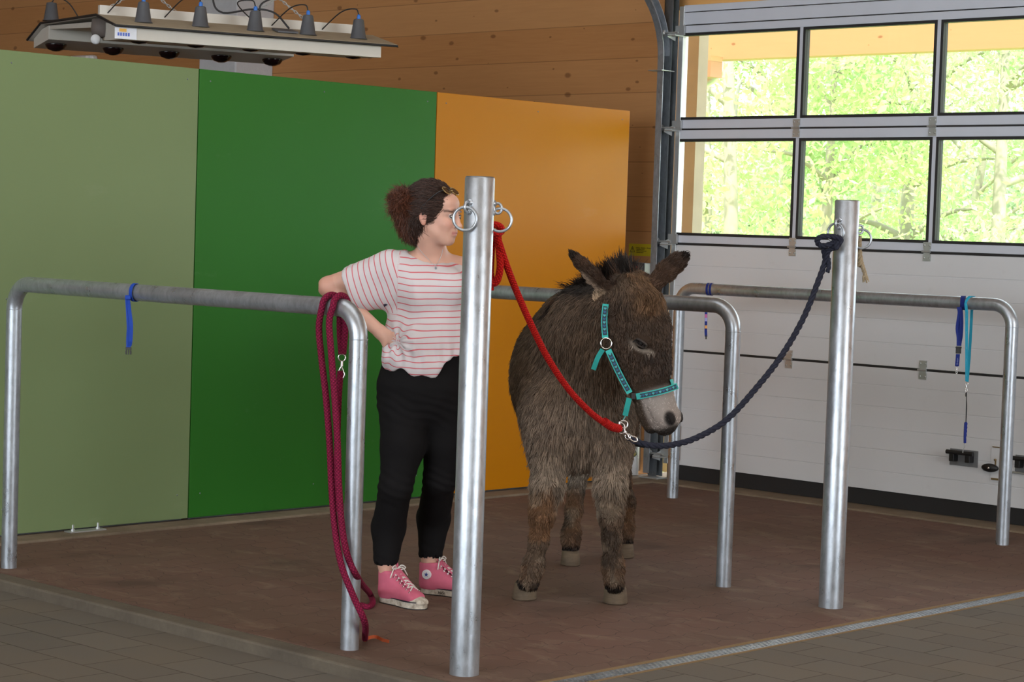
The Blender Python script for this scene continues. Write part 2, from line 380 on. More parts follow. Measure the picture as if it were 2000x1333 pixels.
# drain channel: kerb strip, frame and perforated grating
dr = thing('drain_channel', (7, 4.66, 0), 'narrow galvanised drain grating between the brown stall floor and the grey paving', 'drain')
MB().box((4.87, 4.600, -.12), (10.05, 4.612, .001)).box((4.87, 4.700, -.12), (10.05, 4.708, .003)).build('frame', plain('rusty_edge', (.20, .13, .06), .8), dr)
MB().box((4.87, 4.612, -.12), (10.05, 4.70, -.06)).build('channel', M['black'], dr)
def grate():
    m = MB(); y0, y1 = 4.613, 4.699; cells = 5; dy = (y1 - y0) / cells; x0 = 4.90; dx = .024; nx = int((10.02 - x0) / dx)
    for j in range(cells + 1): m.box((x0, y0 + j * dy - .0028, -.010), (x0 + nx * dx, y0 + j * dy + .0028, -.004))
    for i in range(nx + 1):
        for j in range(cells):
            x = x0 + (i + .5 * (j % 2)) * dx; m.box((x - .0035, y0 + j * dy + .0028, -.010), (x + .0035, y0 + (j + 1) * dy - .0028, -.0045))
    return m
grate().build('grating', M['steel'], dr)

# boarded wall with the door opening
w = MB(); w.box((WX, 8.42, -.1), (WX + .07, 19, 5.2)); w.box((WX, -9, 2.86), (WX + .07, 8.42, 5.2)); w.box((WX, -9, -.1), (WX + .07, 3.2, 2.86))
w.build('wall_back', M['spruce'], kind='structure', label='boarded spruce wall of the hall')
MB().box((-9.2, 19, -.1), (WX + .25, 19.2, 5.2)).build('wall_left', M['spruce_ceiling'], kind='structure', label='far end wall of the hall')
w = MB(); w.box((-9.2, 9.0, -.1), (-9, 19, 5.2)).box((-9.2, -9, -.1), (-9, -3, 5.2)).box((-9.2, -3, 4.2), (-9, 9, 5.2))
w.build('wall_front', M['plaster'], kind='structure', label='hall wall behind the photographer with an open gate')
w = MB(); w.box((-9, -9.2, -.1), (1.5, -9, 5.2)).box((9, -9.2, -.1), (WX + .25, -9, 5.2)).box((1.5, -9.2, 4.2), (9, -9, 5.2))
w.build('wall_right', M['plaster'], kind='structure', label='hall side wall with an open gate')
MB().box((-9.2, -9.2, 5.0), (WX + .25, 19.2, 5.2)).build('ceiling', M['spruce_ceiling'], kind='structure', label='boarded ceiling')
# concrete column in front of the boarded wall
cx0 = 9.72
yA = onx(462, 60, cx0)[1]; yB = onx(390, 60, cx0)[1]
MB().box((cx0, yA, -.1), (WX, yB, 5.0)).build('concrete_column', M['column'], bevel=.012, kind='structure', label='painted concrete column behind the heat lamp fixture')

# ---------------------------------------------------------------- coloured partition
PY_ = 8.307; PT = 2.22
def partition(x0, x1, mat, label, seed):
    t = thing('partition_panel', ((x0 + x1) / 2, PY_, .02), label, 'panel')
    MB().box((x0 + .003, PY_, .022), (x1 - .003, PY_ + .028, PT)).build('board', mat, t, bevel=.0015)
    MB().box((x0 + .02, PY_ + .028, .0), (x1 - .02, PY_ + .07, PT - .05)).build('backing_frame', M['steel_dark'], t)
    for i in range(3):
        for zz in (.14, 1.1, PT - .055):
            xx = x0 + .07 + i * (x1 - x0 - .14) / 2
            MB().lathe([(0, -.002), (.003, -.0018), (.0042, 0)], (xx, PY_, zz), (0, 1, 0), 12).build('screw', M['steel_dark'], t)
    return t
partition(4.30, 6.415, M['pale_green'], 'pale green board of the stall partition, leftmost of the three', 1)
partition(6.415, 8.025, M['green'], 'dark green board in the middle of the stall partition', 2)
partition(8.025, 9.625, M['orange'], 'orange board of the stall partition nearest the door', 3)
# bolted foot of the partition
ft = thing('partition_foot', onz(180, 1042, .012), 'small bolted metal foot plate under the pale green panel', 'bracket')
a_ = onz(150, 1045, .012)
MB().box((a_[0], 8.245, .012), (a_[0] + .20, 8.30, .018)).build('plate', M['zinc'], ft)
for xx in (a_[0] + .03, a_[0] + .17):
    MB().lathe([(.010, 0), (.010, .008), (.0055, .008), (.0055, .028), (0, .030)], (xx, 8.272, .018), (0, 0, 1), 6, False).build('bolt', M['zinc'], ft)

# ---------------------------------------------------------------- sectional door
door = thing('door_1', (DX, 6, 0), 'white sectional door with two rows of windows', None, kind='structure')
Y0 = 3.3
zb = [.095, .795, 1.445, 2.130, 2.875]
def ribbed(z0, z1, ribs):
    m = MB(); m.box((DX, Y0, z0 + .006), (DX + .045, YD, z1 - .006))
    return m
def section(z0, z1, ribs):
    edges = [z0 + .007] + ribs + [z1 - .007]; m = MB()
    for i in range(len(edges) - 1):
        a = edges[i] + (.0022 if i else 0); b = edges[i + 1] - (.0022 if i < len(edges) - 2 else 0)
        m.box((DX, Y0, a), (DX + .02, YD - .035, b))
    m.box((DX + .0035, Y0, z0 + .007), (DX + .042, YD - .035, z1 - .007)); return m
section(zb[0], zb[1], [.21, .33, .45, .57, .69]).build('lower_section', M['door_white'], door, bevel=.0012)
section(zb[1], zb[2], [.93, 1.06, 1.185, 1.31]).build('upper_section', M['door_white'], door, bevel=.0012)
MB().box((DX - .004, Y0, zb[2] - .012), (DX + .04, YD, zb[2] - .004)).box((DX + .004, Y0, zb[1] - .007), (DX + .04, YD, zb[1] + .005)).box((DX + .004, Y0, zb[3] - .006), (DX + .04, YD, zb[3] + .006)).box((DX + .004, Y0, zb[2] - .006), (DX + .04, YD, zb[2] + .004)).box((DX + .01, Y0, 2.750), (DX + .03, YD - .03, 2.760)).box((DX + .01, Y0, zb[4] - .047), (DX + .03, YD - .03, zb[4] - .038)).box((DX + .01, Y0, .012), (DX + .05, YD - .02, zb[0] + .007)).build('seal', M['black'], door)
# glazed sections
mull = [(onx(1559, 240, DX)[1]), (onx(1827, 235, DX)[1])]; sp = mull[0] - mull[1]
while mull[-1] > Y0 + .5: mull.append(mull[-1] - sp)
yl = onx(1321, 240, DX)[1]
fr = MB()
rails = [(zb[2] + .002, 1.492), (2.072, zb[3] - .005), (zb[3] + .005, 2.187), (2.708, 2.752), (2.758, zb[4] - .045), (zb[4] - .040, zb[4])]
for a, b in rails: fr.box((DX, Y0, a), (DX + .04, YD - .03, b))
fr.box((DX, yl, 1.492), (DX + .04, YD - .03, 2.072)).box((DX, yl, 2.187), (DX + .04, YD - .03, 2.708))
for yy in mull:
    for a, b in ((1.492, 2.072), (2.187, 2.708)): fr.box((DX, yy - .013, a), (DX + .04, yy + .013, b))
fr.build('frame', M['alu'], door, bevel=.002)
st = MB()
for a, b in zip(zb[:-1], zb[1:]): st.box((DX - .006, YD - .036, a + .006), (DX + .045, YD, b - .006))
st.build('end_stile', M['zinc'], door, bevel=.002)
edges_y = [yl] + [c for y in mull for c in (y + .013, y - .013)]
for (a, b) in ((1.492, 2.072), (2.187, 2.708)):
    for i in range(0, len(edges_y) - 1, 2):
        y1, y0 = edges_y[i], edges_y[i + 1]; gk = .016
        m = MB(); m.box((DX - .003, y0, a), (DX + .043, y0 + gk, b)).box((DX - .003, y1 - gk, a), (DX + .043, y1, b))
        m.box((DX - .003, y0 + gk, a), (DX + .043, y1 - gk, a + gk)).box((DX - .003, y0 + gk, b - gk), (DX + .043, y1 - gk, b)); gkt = m.build('gasket', M['black'], door)
        MB().box((DX + .018, y0 + gk, a + gk), (DX + .021, y1 - gk, b - gk)).build('pane', M['glass'], gkt)
def hinge(y, z):
    h = MB(); h.box((DX - .004, y - .025, z + .016), (DX - .0005, y + .025, z + .052)).box((DX - .004, y - .025, z - .052), (DX - .0005, y + .025, z - .016))
    h.box((DX - .007, y - .020, z - .018), (DX - .002, y + .020, z + .018)); h.tube([(DX - .011, y - .028, z), (DX - .011, y + .028, z)], .006, 10)
    for s1 in (-1, 1):
        for s2 in (-1, 1): h.lathe([(.005, 0), (.005, .003), (0, .004)], (DX - .004, y + s1 * .016, z + s2 * .035), (-1, 0, 0), 8)
    h.build('hinge', M['zinc'], door)
for px, py, zz in ((1556, 248, zb[3]), (1822, 240, zb[3]), (1548, 487, zb[2]), (1811, 492, zb[2]), (1541, 706, zb[1]), (1803, 723, zb[1])): hinge(onx(px, py, DX)[1], zz)
def roller(z, s):
    y = YD - .018; m = MB()
    m.box((DX - .020, y - .034, z - .006), (DX - .006, y + .034, z + .052))
    m.prism([(0, 0), (.075, .02), (.075, .035), (0, .06)], (DX - .02, y + .034, z - .04), (-1, 0, 0), (0, 0, 1), (0, -1, 0), .004)
    m.box((DX - .095, y - .030, z - .015), (DX - .02, y + .034, z - .010))
    m.tube([(DX - .07, y - .03, z + .006), (DX - .07, y + .085, z + .006)], .006, 10); m.lathe([(.0, 0), (.021, 0), (.021, .018), (0, .018)], (DX - .07, y + .07, z + .006), (0, 1, 0), 16)
    m.build('roller_bracket', M['zinc'], door)
for z in (zb[2], zb[3], 2.70, zb[0] + .06): roller(z, 1)
# corner plate at the foot of the leaf
MB().box((DX - .009, YD - .13, .13), (DX - .004, YD - .045, .34)).build('corner_plate', plain('brown_plate', (.33, .23, .16), .5, .3), door)
# handles and lock on the leaf
def grip(py_c, pz, w=.10):
    pl_ = MB(); pl_.box((DX - .004, py_c - w, pz - .045), (DX - .0005, py_c + w, pz + .045)); p = pl_.build('handle_plate', plain('grey_cup', (.16, .17, .18), .5), door, bevel=.003)
    MB().tube([(DX - .045, py_c - w * .92, pz + .03), (DX - .045, py_c + w * .95, pz + .03)], .012, 12).box((DX - .05, py_c - w * .72, pz - .02), (DX - .003, py_c - w * .38, pz + .035)).box((DX - .05, py_c + w * .40, pz - .02), (DX - .003, py_c + w * .74, pz + .035)).build('grip', M['black_plastic'], p, bevel=.003)
c1 = onx(1883, 895, DX); grip(c1[1], c1[2], .088)
c2 = onx(2012, 908, DX); grip(c2[1], c2[2], .088)
c3 = onx(1946, 906, DX)
lk = MB().box((DX - .005, c3[1] - .05, c3[2] - .10), (DX - .0005, c3[1] + .032, c3[2] + .095)).build('lock_plate', M['door_white'], door, bevel=.002)
MB().box((DX - .012, c3[1] - .05, c3[2] - .088), (DX - .003, c3[1] + .022, c3[2] - .078)).box((DX - .012, c3[1] - .05, c3[2] + .086), (DX - .003, c3[1] + .022, c3[2] + .091)).lathe([(.006, 0), (.006, .01), (0, .012)], (DX - .005, c3[1] + .002, c3[2] + .02), (-1, 0, 0), 12).box((DX - .008, c3[1] - .002, c3[2] - .012), (DX - .004, c3[1] + .006, c3[2] + .02)).build('keyhole', plain('brass', (.28, .2, .1), .4, .7), lk)
k = onx(1937, 914, DX); el = MB(); el.lathe([(0, 0), (.5, .0), (.5, .6), (.38, .9), (0, 1)], (0, 0, 0), (-1, 0, 0), 24)
el.v = [(DX - .012 + p[0] * .022, k[1] + p[1] * .098, k[2] + p[2] * .045) for p in el.v]; kn = el.build('turn_knob', M['black_plastic'], lk)
MB().lathe([(.006, 0), (.006, .003), (0, .004)], (DX - .034, k[1], k[2]), (-1, 0, 0), 10).build('knob_screw', M['chrome'], lk)
MB().tube([(DX - .01, c3[1] - .06, c3[2] - .035), (DX - .01, Y0 + .4, c3[2] - .035)], .006, 8).build('locking_rod', M['zinc'], door)

# vertical track with its curve back under the ceiling
tr = thing('door_track', (DX, YD + .05, 0), 'galvanised vertical door track with curved top beside the boarded wall', 'door track')
def prof(path, prof2, ny=(0, 1, 0)):
    P = np.array(path); T = np.gradient(P, axis=0); T /= np.linalg.norm(T, axis=1)[:, None]; m = MB(); vs = []; n = len(prof2); y = np.array(ny, float)
    for p, t in zip(P, T):
        nn = np.cross(y, t)
        for a, b in prof2: vs.append(p + y * a + nn * b)
    fs = [(i * n + k, i * n + (k + 1) % n, (i + 1) * n + (k + 1) % n, (i + 1) * n + k) for i in range(len(P) - 1) for k in range(n)]
    return m.add(vs, fs)
cp = [(DX - .07, YD + .055, .04), (DX - .07, YD + .055, 2.55)] + [(DX - .07 - .5 * (1 - math.cos(a)), YD + .055, 2.55 + .5 * math.sin(a)) for a in np.linspace(.1, PI / 2, 14)] + [(7.5, YD + .055, 3.05)]
C_ = [(-.022, -.026), (-.022, -.030), (.024, -.030), (.024, .030), (-.022, .030), (-.022, .026), (.020, .026), (.020, -.026)]
prof(cp, C_).build('rail', M['steel'], tr)
MB().box((DX - .045, YD + .02, .02), (DX - .040, YD + .085, 3.3)).box((DX - .045, YD + .08, .02), (DX + .085, YD + .085, 3.3)).box((DX - .008, YD + .004, .02), (DX - .004, YD + .05, 3.3)).build('angle_profile', M['steel_dark'], tr)
MB().box((DX - .14, YD + .01, 2.475), (DX - .02, YD + .12, 2.481)).build('track_bracket', M['zinc'], tr, bevel=.002)
MB().box((DX - .13, YD - .06, .012), (DX - .03, YD + .09, .02)).build('foot_plate', M['zinc'], tr, bevel=.002)

# ---------------------------------------------------------------- rails and tying posts
def rail(x, y0, y1, label):
    r = .0325; R_ = .105; z = 1.195
    p = [(x, y0, -.03), (x, y0, z - R_)] + [(x, y0 + R_ * (1 - math.cos(a)), z - R_ + R_ * math.sin(a)) for a in np.linspace(.08, PI / 2, 14)]
    p += [(x, y1 - R_ * (1 - math.cos(a)), z - R_ + R_ * math.sin(a)) for a in np.linspace(PI / 2, .08, 14)] + [(x, y1, z - R_), (x, y1, -.03)]
    t = thing('hitching_rail', (x, (y0 + y1) / 2, 0), label, 'rail')
    MB().tube(p, r, 36).build('pipe', M['steel'], t)
    for yy in (y0, y1): MB().lathe([(r + .0005, -.0016), (r + .0016, 0), (r + .0005, .0016)], (x, yy, z - R_ - .002), (0, 0, 1), 36).build('weld_seam', M['steel'], t)
    return t
rail(4.962, 5.492, 7.635, 'galvanised tubular rail on the left with the magenta rope and one blue strap')
rail(7.14, 5.545, 7.635, 'galvanised tubular rail behind the donkey, middle of the three')
rail(9.33, 5.505, 7.635, 'galvanised tubular rail in front of the white door')
def ring(c, axis, R_, r, nseg=40):
    ax = np.array(axis, float); ax /= np.linalg.norm(ax); u = np.cross(ax, (0, 0, 1)); u /= np.linalg.norm(u); w = np.cross(ax, u)
    return [np.array(c) + (u * math.cos(a) + w * math.sin(a)) * R_ for a in np.linspace(0, 2 * PI, nseg, endpoint=False)]
def tie_post(x, y, h, label, rings):
    t = thing('tying_post', (x, y, 0), label, 'post')
    MB().lathe([(.0495, -.05), (.0495, h - .004), (.0475, h)], (x, y, 0), (0, 0, 1), 48).build('pole', M['steel'], t)
    MB().lathe([(.0475, h), (.046, h + .003), (0, h + .004)], (x, y, 0), (0, 0, 1), 48).build('cap', M['steel_dark'], t)
    for ang, rz, tilt in rings:
        d_ = np.array([math.cos(ang), math.sin(ang), 0]); q = np.array([x, y, rz]) + d_ * .0495
        eye = [q + d_ * (.013 - .013 * math.cos(a)) * 1.0 + np.array([0, 0, .017 * math.sin(a)]) for a in np.linspace(0, PI * 2, 24, endpoint=False)]
        b = MB(); b.tube(eye, .0048, 10, closed=True); b.lathe([(.012, -.002), (.011, .004), (.006, .007)], q + np.array([0, 0, .016]), d_, 12); b.lathe([(.011, -.002), (.009, .004), (.005, .006)], q - np.array([0, 0, .016]), d_, 12)
        e = b.build('eye', M['steel'], t)
        cc = q + d_ * (.022) + np.array([0, 0, -.048 + .010])
        MB().tube(ring(cc, np.array(tilt, float), .038, .0048), .0048, 12, closed=True).build('ring', M['steel'], e)
    return t
VD = math.atan2(-FWD[1], -FWD[0])   # direction back towards the photographer
p1 = (4.99, 4.95); p2 = (7.105, 4.965)
tie_post(p1[0], p1[1], 1.655, 'thick galvanised tying post in the foreground hiding part of the young woman', [(VD - .66, 1.555, (FWD[0], FWD[1], 0)), (VD + 1.75, 1.555, (FWD[0] * .9 + .1, FWD[1], 0))])
tie_post(p2[0], p2[1], 1.648, 'thick galvanised tying post right of the donkey holding the navy rope', [(VD - .75, 1.555, (FWD[0] + 1.2, FWD[1] - .6, 0)), (VD + 1.9, 1.535, (FWD[0], FWD[1], 0))])

# ---------------------------------------------------------------- heat lamp fixture (horse solarium) hanging behind the partition
def solarium():
    R0 = onz(196, 28, 2.5); R1 = onz(718, 68, 2.5); a = R1 - R0; L = np.linalg.norm(a); a /= L; b = np.array([a[1], -a[0], 0.0]); zz = np.array([0, 0, 1.0])
    def q(u, w, dz): return R0 + a * u + b * w + zz * dz
    t = thing('heat_lamp_fixture', q(L / 2, -.5, 0), 'cream winged heat lamp fixture hanging by chains above the pale green panel', 'heat lamp')
    def loft(prof, u0, u1, m, skew=0.0):
        n = len(prof); vs = [q(u0, w, d) for w, d in prof] + [q(u1 + skew, w, d) for w, d in prof]
        return m.add(vs, [tuple(range(n))[::-1], tuple(range(n, 2 * n))] + [(i, (i + 1) % n, n + (i + 1) % n, n + i) for i in range(n)])
    top = MB()
    loft([(.335, -.072), (0, 0), (0, -.012), (.335, -.084)], -.02, L + .03, top)
    top.build('near_wing', M['solar_top'], t, label='dusty near wing carrying the lamp hoods')
    far = MB(); loft([(0, 0), (-1.12, .04), (-1.42, -.03), (-1.42, -.042), (-1.12, .028), (0, -.012)], -.02, L, far)
    far.build('far_wing', M['solar_white'], t)
    MB().tube([q(-.022, .34, -.078), q(-.022, 0, -.004), q(-.022, -1.12, .036), q(-.022, -1.42, -.036)], .007, 8).tube([q(-.02, .34, -.080), q(L + .03, .34, -.080)], .006, 8).build('edge_trim', M['black'], t)
    rg = MB(); loft([(-.012, -.005), (-.012, .048), (-.045, .048), (-.045, -.005)], 0, L - .02, rg)
    rg.build('ridge_strip', M['solar_white'], t)
    nb = MB(); loft([(.30, -.082), (.30, -.142), (-.06, -.125), (-.06, -.03)], .03, L - .045, nb); nb.build('near_lamp_box', M['solar_white'], t, bevel=.002)
    fb = MB(); loft([(-1.05, .02), (-1.05, -.055), (-1.38, -.082), (-1.38, .0)], .005, L - .02, fb); fb.build('far_lamp_box', M['solar_white'], t, bevel=.002)
    mid = MB(); loft([(-.06, -.03), (-.06, -.06), (-1.05, .0), (-1.05, .02)], .01, L - .03, mid); mid.build('underside_sheet', M['solar_white'], t)
    m_ = MB(); m_.lathe([(.0, 0), (.055, 0), (.06, -.05), (.05, -.09), (0, -.09)], q(.03, -.06, -.02), (0, 0, 1), 14); m_.build('motor_cover', plain('greyish_cover', (.12, .10, .09), .7), t)
    MB().lathe([(0, 0), (.022, 0), (.026, .012), (.022, .026), (0, .03)], q(-.01, -.03, -.125), tuple(-FWD), 16).build('sensor', M['white_plastic'], t)
    us = [.115, .40, .685, .965, 1.245]
    for px_, py_ in ((278, 42), (390, 52), (497, 62), (599, 72), (698, 80)):
        u0 = (np.linalg.norm(onz(px_, py_, 2.445) - q(0, .2, -.045)) ) if False else None
    for i, (px_, py_) in enumerate(((280, 44), (391, 54), (498, 63), (601, 72), (700, 80))):
        # hood on the sloping wing: find the length position whose picture column matches
        best = min(np.linspace(0, L, 300), key=lambda u: abs(project(q(u, .19, -.042))[0] - px_))
        c = q(best, .19, -.045)
        h = MB().lathe([(.048, 0), (.047, .004), (.041, .008), (.027, .098), (.022, .104), (0, .104)], c, (0, 0, 1), 20).build('lamp_hood', M['lamp_cone'], t)
        MB().lathe([(.010, 0), (.010, .018), (.005, .024), (0, .024)], c + zz * .104, (0, 0, 1), 12).build('gland', M['blue_plastic'], h)
        e = q(best + (.10 if i == 2 else -.13), -.03, .0)
        MB().tube(bez([c + zz * .125, c + zz * .155 - a * .02, c + zz * .14 - a * .07 - b * .08, e], 20), .0035, 6).build('lamp_cable', M['cable'], h)
        MB().lathe([(0, 0), (.045, 0), (.058, -.012), (.055, -.030), (.035, -.045), (0, -.05)], q(best, .13, -.096), (0, 0, 1), 20).build('bulb', M['bulb'], t)
    for px_ in (110, 222, 330, 432, 532):
        best = min(np.linspace(0, L, 300), key=lambda u: abs(project(q(u, -1.21, -.07))[0] - px_))
        MB().lathe([(0, 0), (.060, 0), (.058, -.012), (.045, -.03), (.02, -.04), (0, -.042)], q(best, -1.21, -.064), (b * -.09 + zz), 24).build('bulb', M['bulb'], t)
    c = q(.03, -1.1, .05); MB().lathe([(.048, 0), (.041, .008), (.027, .098), (0, .104)], c, (0, 0, 1), 20).build('lamp_hood', M['lamp_cone'], t)
    MB().tube(bez([c + zz * .10, c + zz * .13 + a * .03, c + zz * .10 + a * .10, c + a * .17], 16), .0035, 6).build('lamp_cable', M['cable'], t)
    MB().obox(q(.92, .17, -.028), a, b * 1 + zz * -.21, zz + b * .21, .055, .05, .004).build('vent_plate', M['lamp_cone'], t)
    lb = MB(); lb.obox(q(.045, .303, -.112), a, zz, b, .055, .028, .0012); lb = lb.build('sticker', plain('white_sticker', (.7, .72, .78), .4), t)
    s1 = MB().obox(q(.03, .3055, -.098), a, zz, b, .018, .008, .0006).build('sticker_sun', plain('sticker_yellow', (.8, .42, .02), .4), lb)
    s2 = MB()
    for k in range(5): s2.obox(q(.008 + k * .013, .3055, -.118), a, zz, b, .0042, .008, .0006)
    s2.build('sticker_letters', plain('sticker_blue', (.02, .08, .5), .4), lb)
    # hanging chains
    def chain(p, r_, n):
        m = MB(); p = np.array(p); r_ = np.array(r_); d = (r_ - p) / n; dn = d / np.linalg.norm(d)
        s_ = np.cross(dn, (0, 0, 1.0)); s_ /= np.linalg.norm(s_); w_ = np.cross(dn, s_)
        for i in range(n):
            c0 = p + d * (i + .5); x = s_ if i % 2 else w_
            m.tube([c0 + dn * .015 * math.cos(g) + x * .006 * math.sin(g) for g in np.linspace(0, 2 * PI, 10, endpoint=False)], .0018, 5, closed=True)
        return m
    for (pa, pb, pt) in ((.06, .40, .235), (.78, 1.12, .95)):
        tp = q(pt, -.03, .16)
        chain(q(pa, -.03, .045), tp, 11).build('chain', M['zinc'], t); chain(q(pb, -.03, .045), tp, 11).build('chain', M['zinc'], t)
        MB().tube([tp, tp + zz * (4.99 - tp[2])], .0035, 6).build('hanging_wire', M['zinc'], t)
        MB().tube([tp + zz * .04, tp + zz * .10], .012, 8).build('shackle', M['chrome'], t)
    MB().tube(bez([q(.62, -.05, .9), q(.62, -.04, .45), q(.60, -.05, .16), q(.64, -.02, .06), q(.80, .02, .085), q(.90, .06, .07), q(.96, .12, -.01)], 40), .005, 8).build('supply_cable', M['cable'], t)
    MB().tube(bez([q(1.0, -.05, .22), q(.95, -.03, .17), q(.86, -.03, .12), q(.85, -.03, .05)], 20), .005, 8).build('supply_cable', M['cable'], t)
def project(p):
    q = RM.T @ (np.array(p) - CAM); return _c + FPX * q[:2] / q[2]
solarium()

# round white wall lamp just above the pale green panel
wl = onx(170, 108, WX)
tl = thing('wall_lamp', wl, 'white bulkhead lamp on the boarded wall, just showing above the pale green panel', 'lamp')
MB().box((WX - .07, wl[1] - .16, wl[2] - .12), (WX - .001, wl[1] + .16, wl[2] - .005)).build('housing', M['white_plastic'], tl, bevel=.02)
MB().box((WX - .10, wl[1] - .13, wl[2] - .10), (WX - .06, wl[1] + .13, wl[2] - .015)).build('cover', plain('frosted_cover', (.8, .8, .78), .25), tl, bevel=.015)

# ---------------------------------------------------------------- corner by the door: sign, control box, pipe
def text(body, size, o, ux, uy, mat, parent, name='lettering', ext=.0004, align='LEFT'):
    cu = bpy.data.curves.new(name, 'FONT'); cu.body = body; cu.size = size; cu.extrude = ext; cu.align_x = align; cu.align_y = 'CENTER'
    tmp = bpy.data.objects.new('tmp', cu); COL.objects.link(tmp); bpy.context.view_layer.update()
    me = bpy.data.meshes.new_from_object(tmp.evaluated_get(bpy.context.evaluated_depsgraph_get())); bpy.data.objects.remove(tmp)
    me.materials.clear(); me.materials.append(mat); ob = bpy.data.objects.new(name, me); COL.objects.link(ob)
    ux = Vector(ux).normalized(); uy = Vector(uy).normalized(); un = ux.cross(uy)
    off = Vector(WLOC.get(parent.name, (0, 0, 0))); p = Vector([float(v) for v in o]) - off
    ob.matrix_world = Matrix(((ux[0], uy[0], un[0], p[0]), (ux[1], uy[1], un[1], p[1]), (ux[2], uy[2], un[2], p[2]), (0, 0, 0, 1)))
    ob.parent = parent; return ob
sa = onx(1229, 476, WX); sb = onx(1272, 501, WX)
sg = thing('warning_sign', ((WX), (sa[1] + sb[1]) / 2, (sa[2] + sb[2]) / 2), 'yellow warning sticker with black triangle on the boards beside the door track', 'sign')
MB().box((WX - .002, sb[1], sb[2]), (WX - .0005, sa[1], sa[2])).build('sticker', plain('yellow_sticker', (.62, .52, .015), .45, 0, .03), sg)
U = (0, -1, 0); V_ = (0, 0, 1)
ty = sa[1] - .030; tz = (sa[2] + sb[2]) / 2 + .002
tri = MB()
def bar2(m, y0, z0, y1, z1, w=.0025):
    d = np.array([0, y1 - y0, z1 - z0]); n_ = np.linalg.norm(d); m.obox((WX - .0028, (y0 + y1) / 2, (z0 + z1) / 2), d / n_, (0, -d[2] / n_, d[1] / n_), (1, 0, 0), n_ / 2, w / 2, .0008)
bar2(tri, ty - .019, tz - .016, ty + .019, tz - .016); bar2(tri, ty - .019, tz - .016, ty, tz + .018); bar2(tri, ty + .019, tz - .016, ty, tz + .018); bar2(tri, ty, tz - .003, ty, tz + .008, .003); bar2(tri, ty, tz - .011, ty, tz - .008, .003)
tri.build('warning_triangle', M['black'], sg)
hh = sa[2] - sb[2]
for i, s_ in enumerate(('Achtung - Attention - Warning', '- Einweisung lesen', '- Nicht im Torbereich', '- Abstand halten')):
    text(s_, .0098, (WX - .0025, sa[1] - .056, sa[2] - hh * (.33 + .13 * i)), U, V_, M['black'], sg)
cbx = onx(1217, 512, WX - .06); cby = onx(1262, 590, WX - .06)
cb_ = thing('control_box', (WX - .05, (cbx[1] + cby[1]) / 2, (cbx[2] + cby[2]) / 2), 'grey door control box with a red light under the yellow sticker', 'control box')
MB().box((WX - .09, cby[1], cby[2]), (WX - .001, cbx[1], cbx[2])).build('housing', plain('smoky_grey_plastic', (.13, .125, .13), .3), cb_, bevel=.006)
MB().box((WX - .096, cby[1] + .01, cbx[2] - .055), (WX - .089, cbx[1] - .012, cbx[2] - .012)).build('cover', plain('clear_cover', (.25, .25, .26), .2), cb_, bevel=.003)
led = NT('red_led'); led.set((.8, .01, .01), .3); led.b.inputs['Emission Color'].default_value = (1, .02, .02, 1); led.b.inputs['Emission Strength'].default_value = 2.2
le = onx(1240, 521.5, WX - .10)
MB().box((WX - .101, le[1] - .013, le[2] - .0045), (WX - .095, le[1] + .013, le[2] + .0045)).build('indicator_light', led.m, cb_, bevel=.002)
MB().box((WX - .02, cby[1] + .05, .02), (WX - .001, cby[1] + .09, cby[2])).build('cable_duct', M['zinc'], cb_)
g0 = onx(1230, 946, 9.90)
wc = thing('standpipe', (9.90, g0[1], .012), 'white standpipe with a black and yellow valve in the corner beside the door track', 'pipe')
MB().lathe([(0, 0), (.05, 0), (.05, .17), (.049, .182), (.033, .20), (0, .205)], (9.90, g0[1], .015), (0, 0, 1), 28).build('jacket', M['white_plastic'], wc)
MB().tube([(9.90, g0[1], .20), (9.90, g0[1], .60)], .012, 12).tube([(9.90, g0[1], .235), (9.86, g0[1] - .06, .205), (9.88, g0[1] - .13, .20)], .010, 10).build('pipe', M['black_plastic'], wc)
v0 = onx(1237, 886, 9.84)
MB().lathe([(0, 0), (.021, 0), (.023, .006), (.021, .016), (.012, .02), (0, .02)], v0, (-.72, -.69, 0), 8, False).build('valve_rim', plain('dark_green', (.02, .08, .02), .4), wc)
MB().lathe([(0, 0), (.014, .0), (.011, .004), (0, .005)], v0 + np.array([-.72, -.69, 0]) * .0195, (-.72, -.69, 0), 16).build('valve_cap', plain('yellow_cap', (.62, .56, .04), .4), wc)

# ---------------------------------------------------------------- straps and lanyards on the rails
def wrap(x, y, z, n_turn=1.0, pitch=.03, r=.0345, a0=PI * .5, n=22):
    return [np.array([x - r * math.sin(a0 - 0 + s * 2 * PI * n_turn) , y + pitch * (s - .5), z + r * math.cos(a0 + s * 2 * PI * n_turn)]) for s in np.linspace(0, 1, n)]
CAMW = np.array([RIGHT[0], RIGHT[1], 0.0])
def webbing_loop(parent, x, y, mat, w, name='loop'):
    pts = [np.array([x + .0348 * math.cos(t), y + .016 * math.cos(t), 1.195 + .0348 * math.sin(t)]) for t in np.linspace(-PI / 2 - .35, 1.5 * PI + .25, 32)]
    return MB().strap(pts, (0, 1, 0), w, .002).build(name, mat, parent)
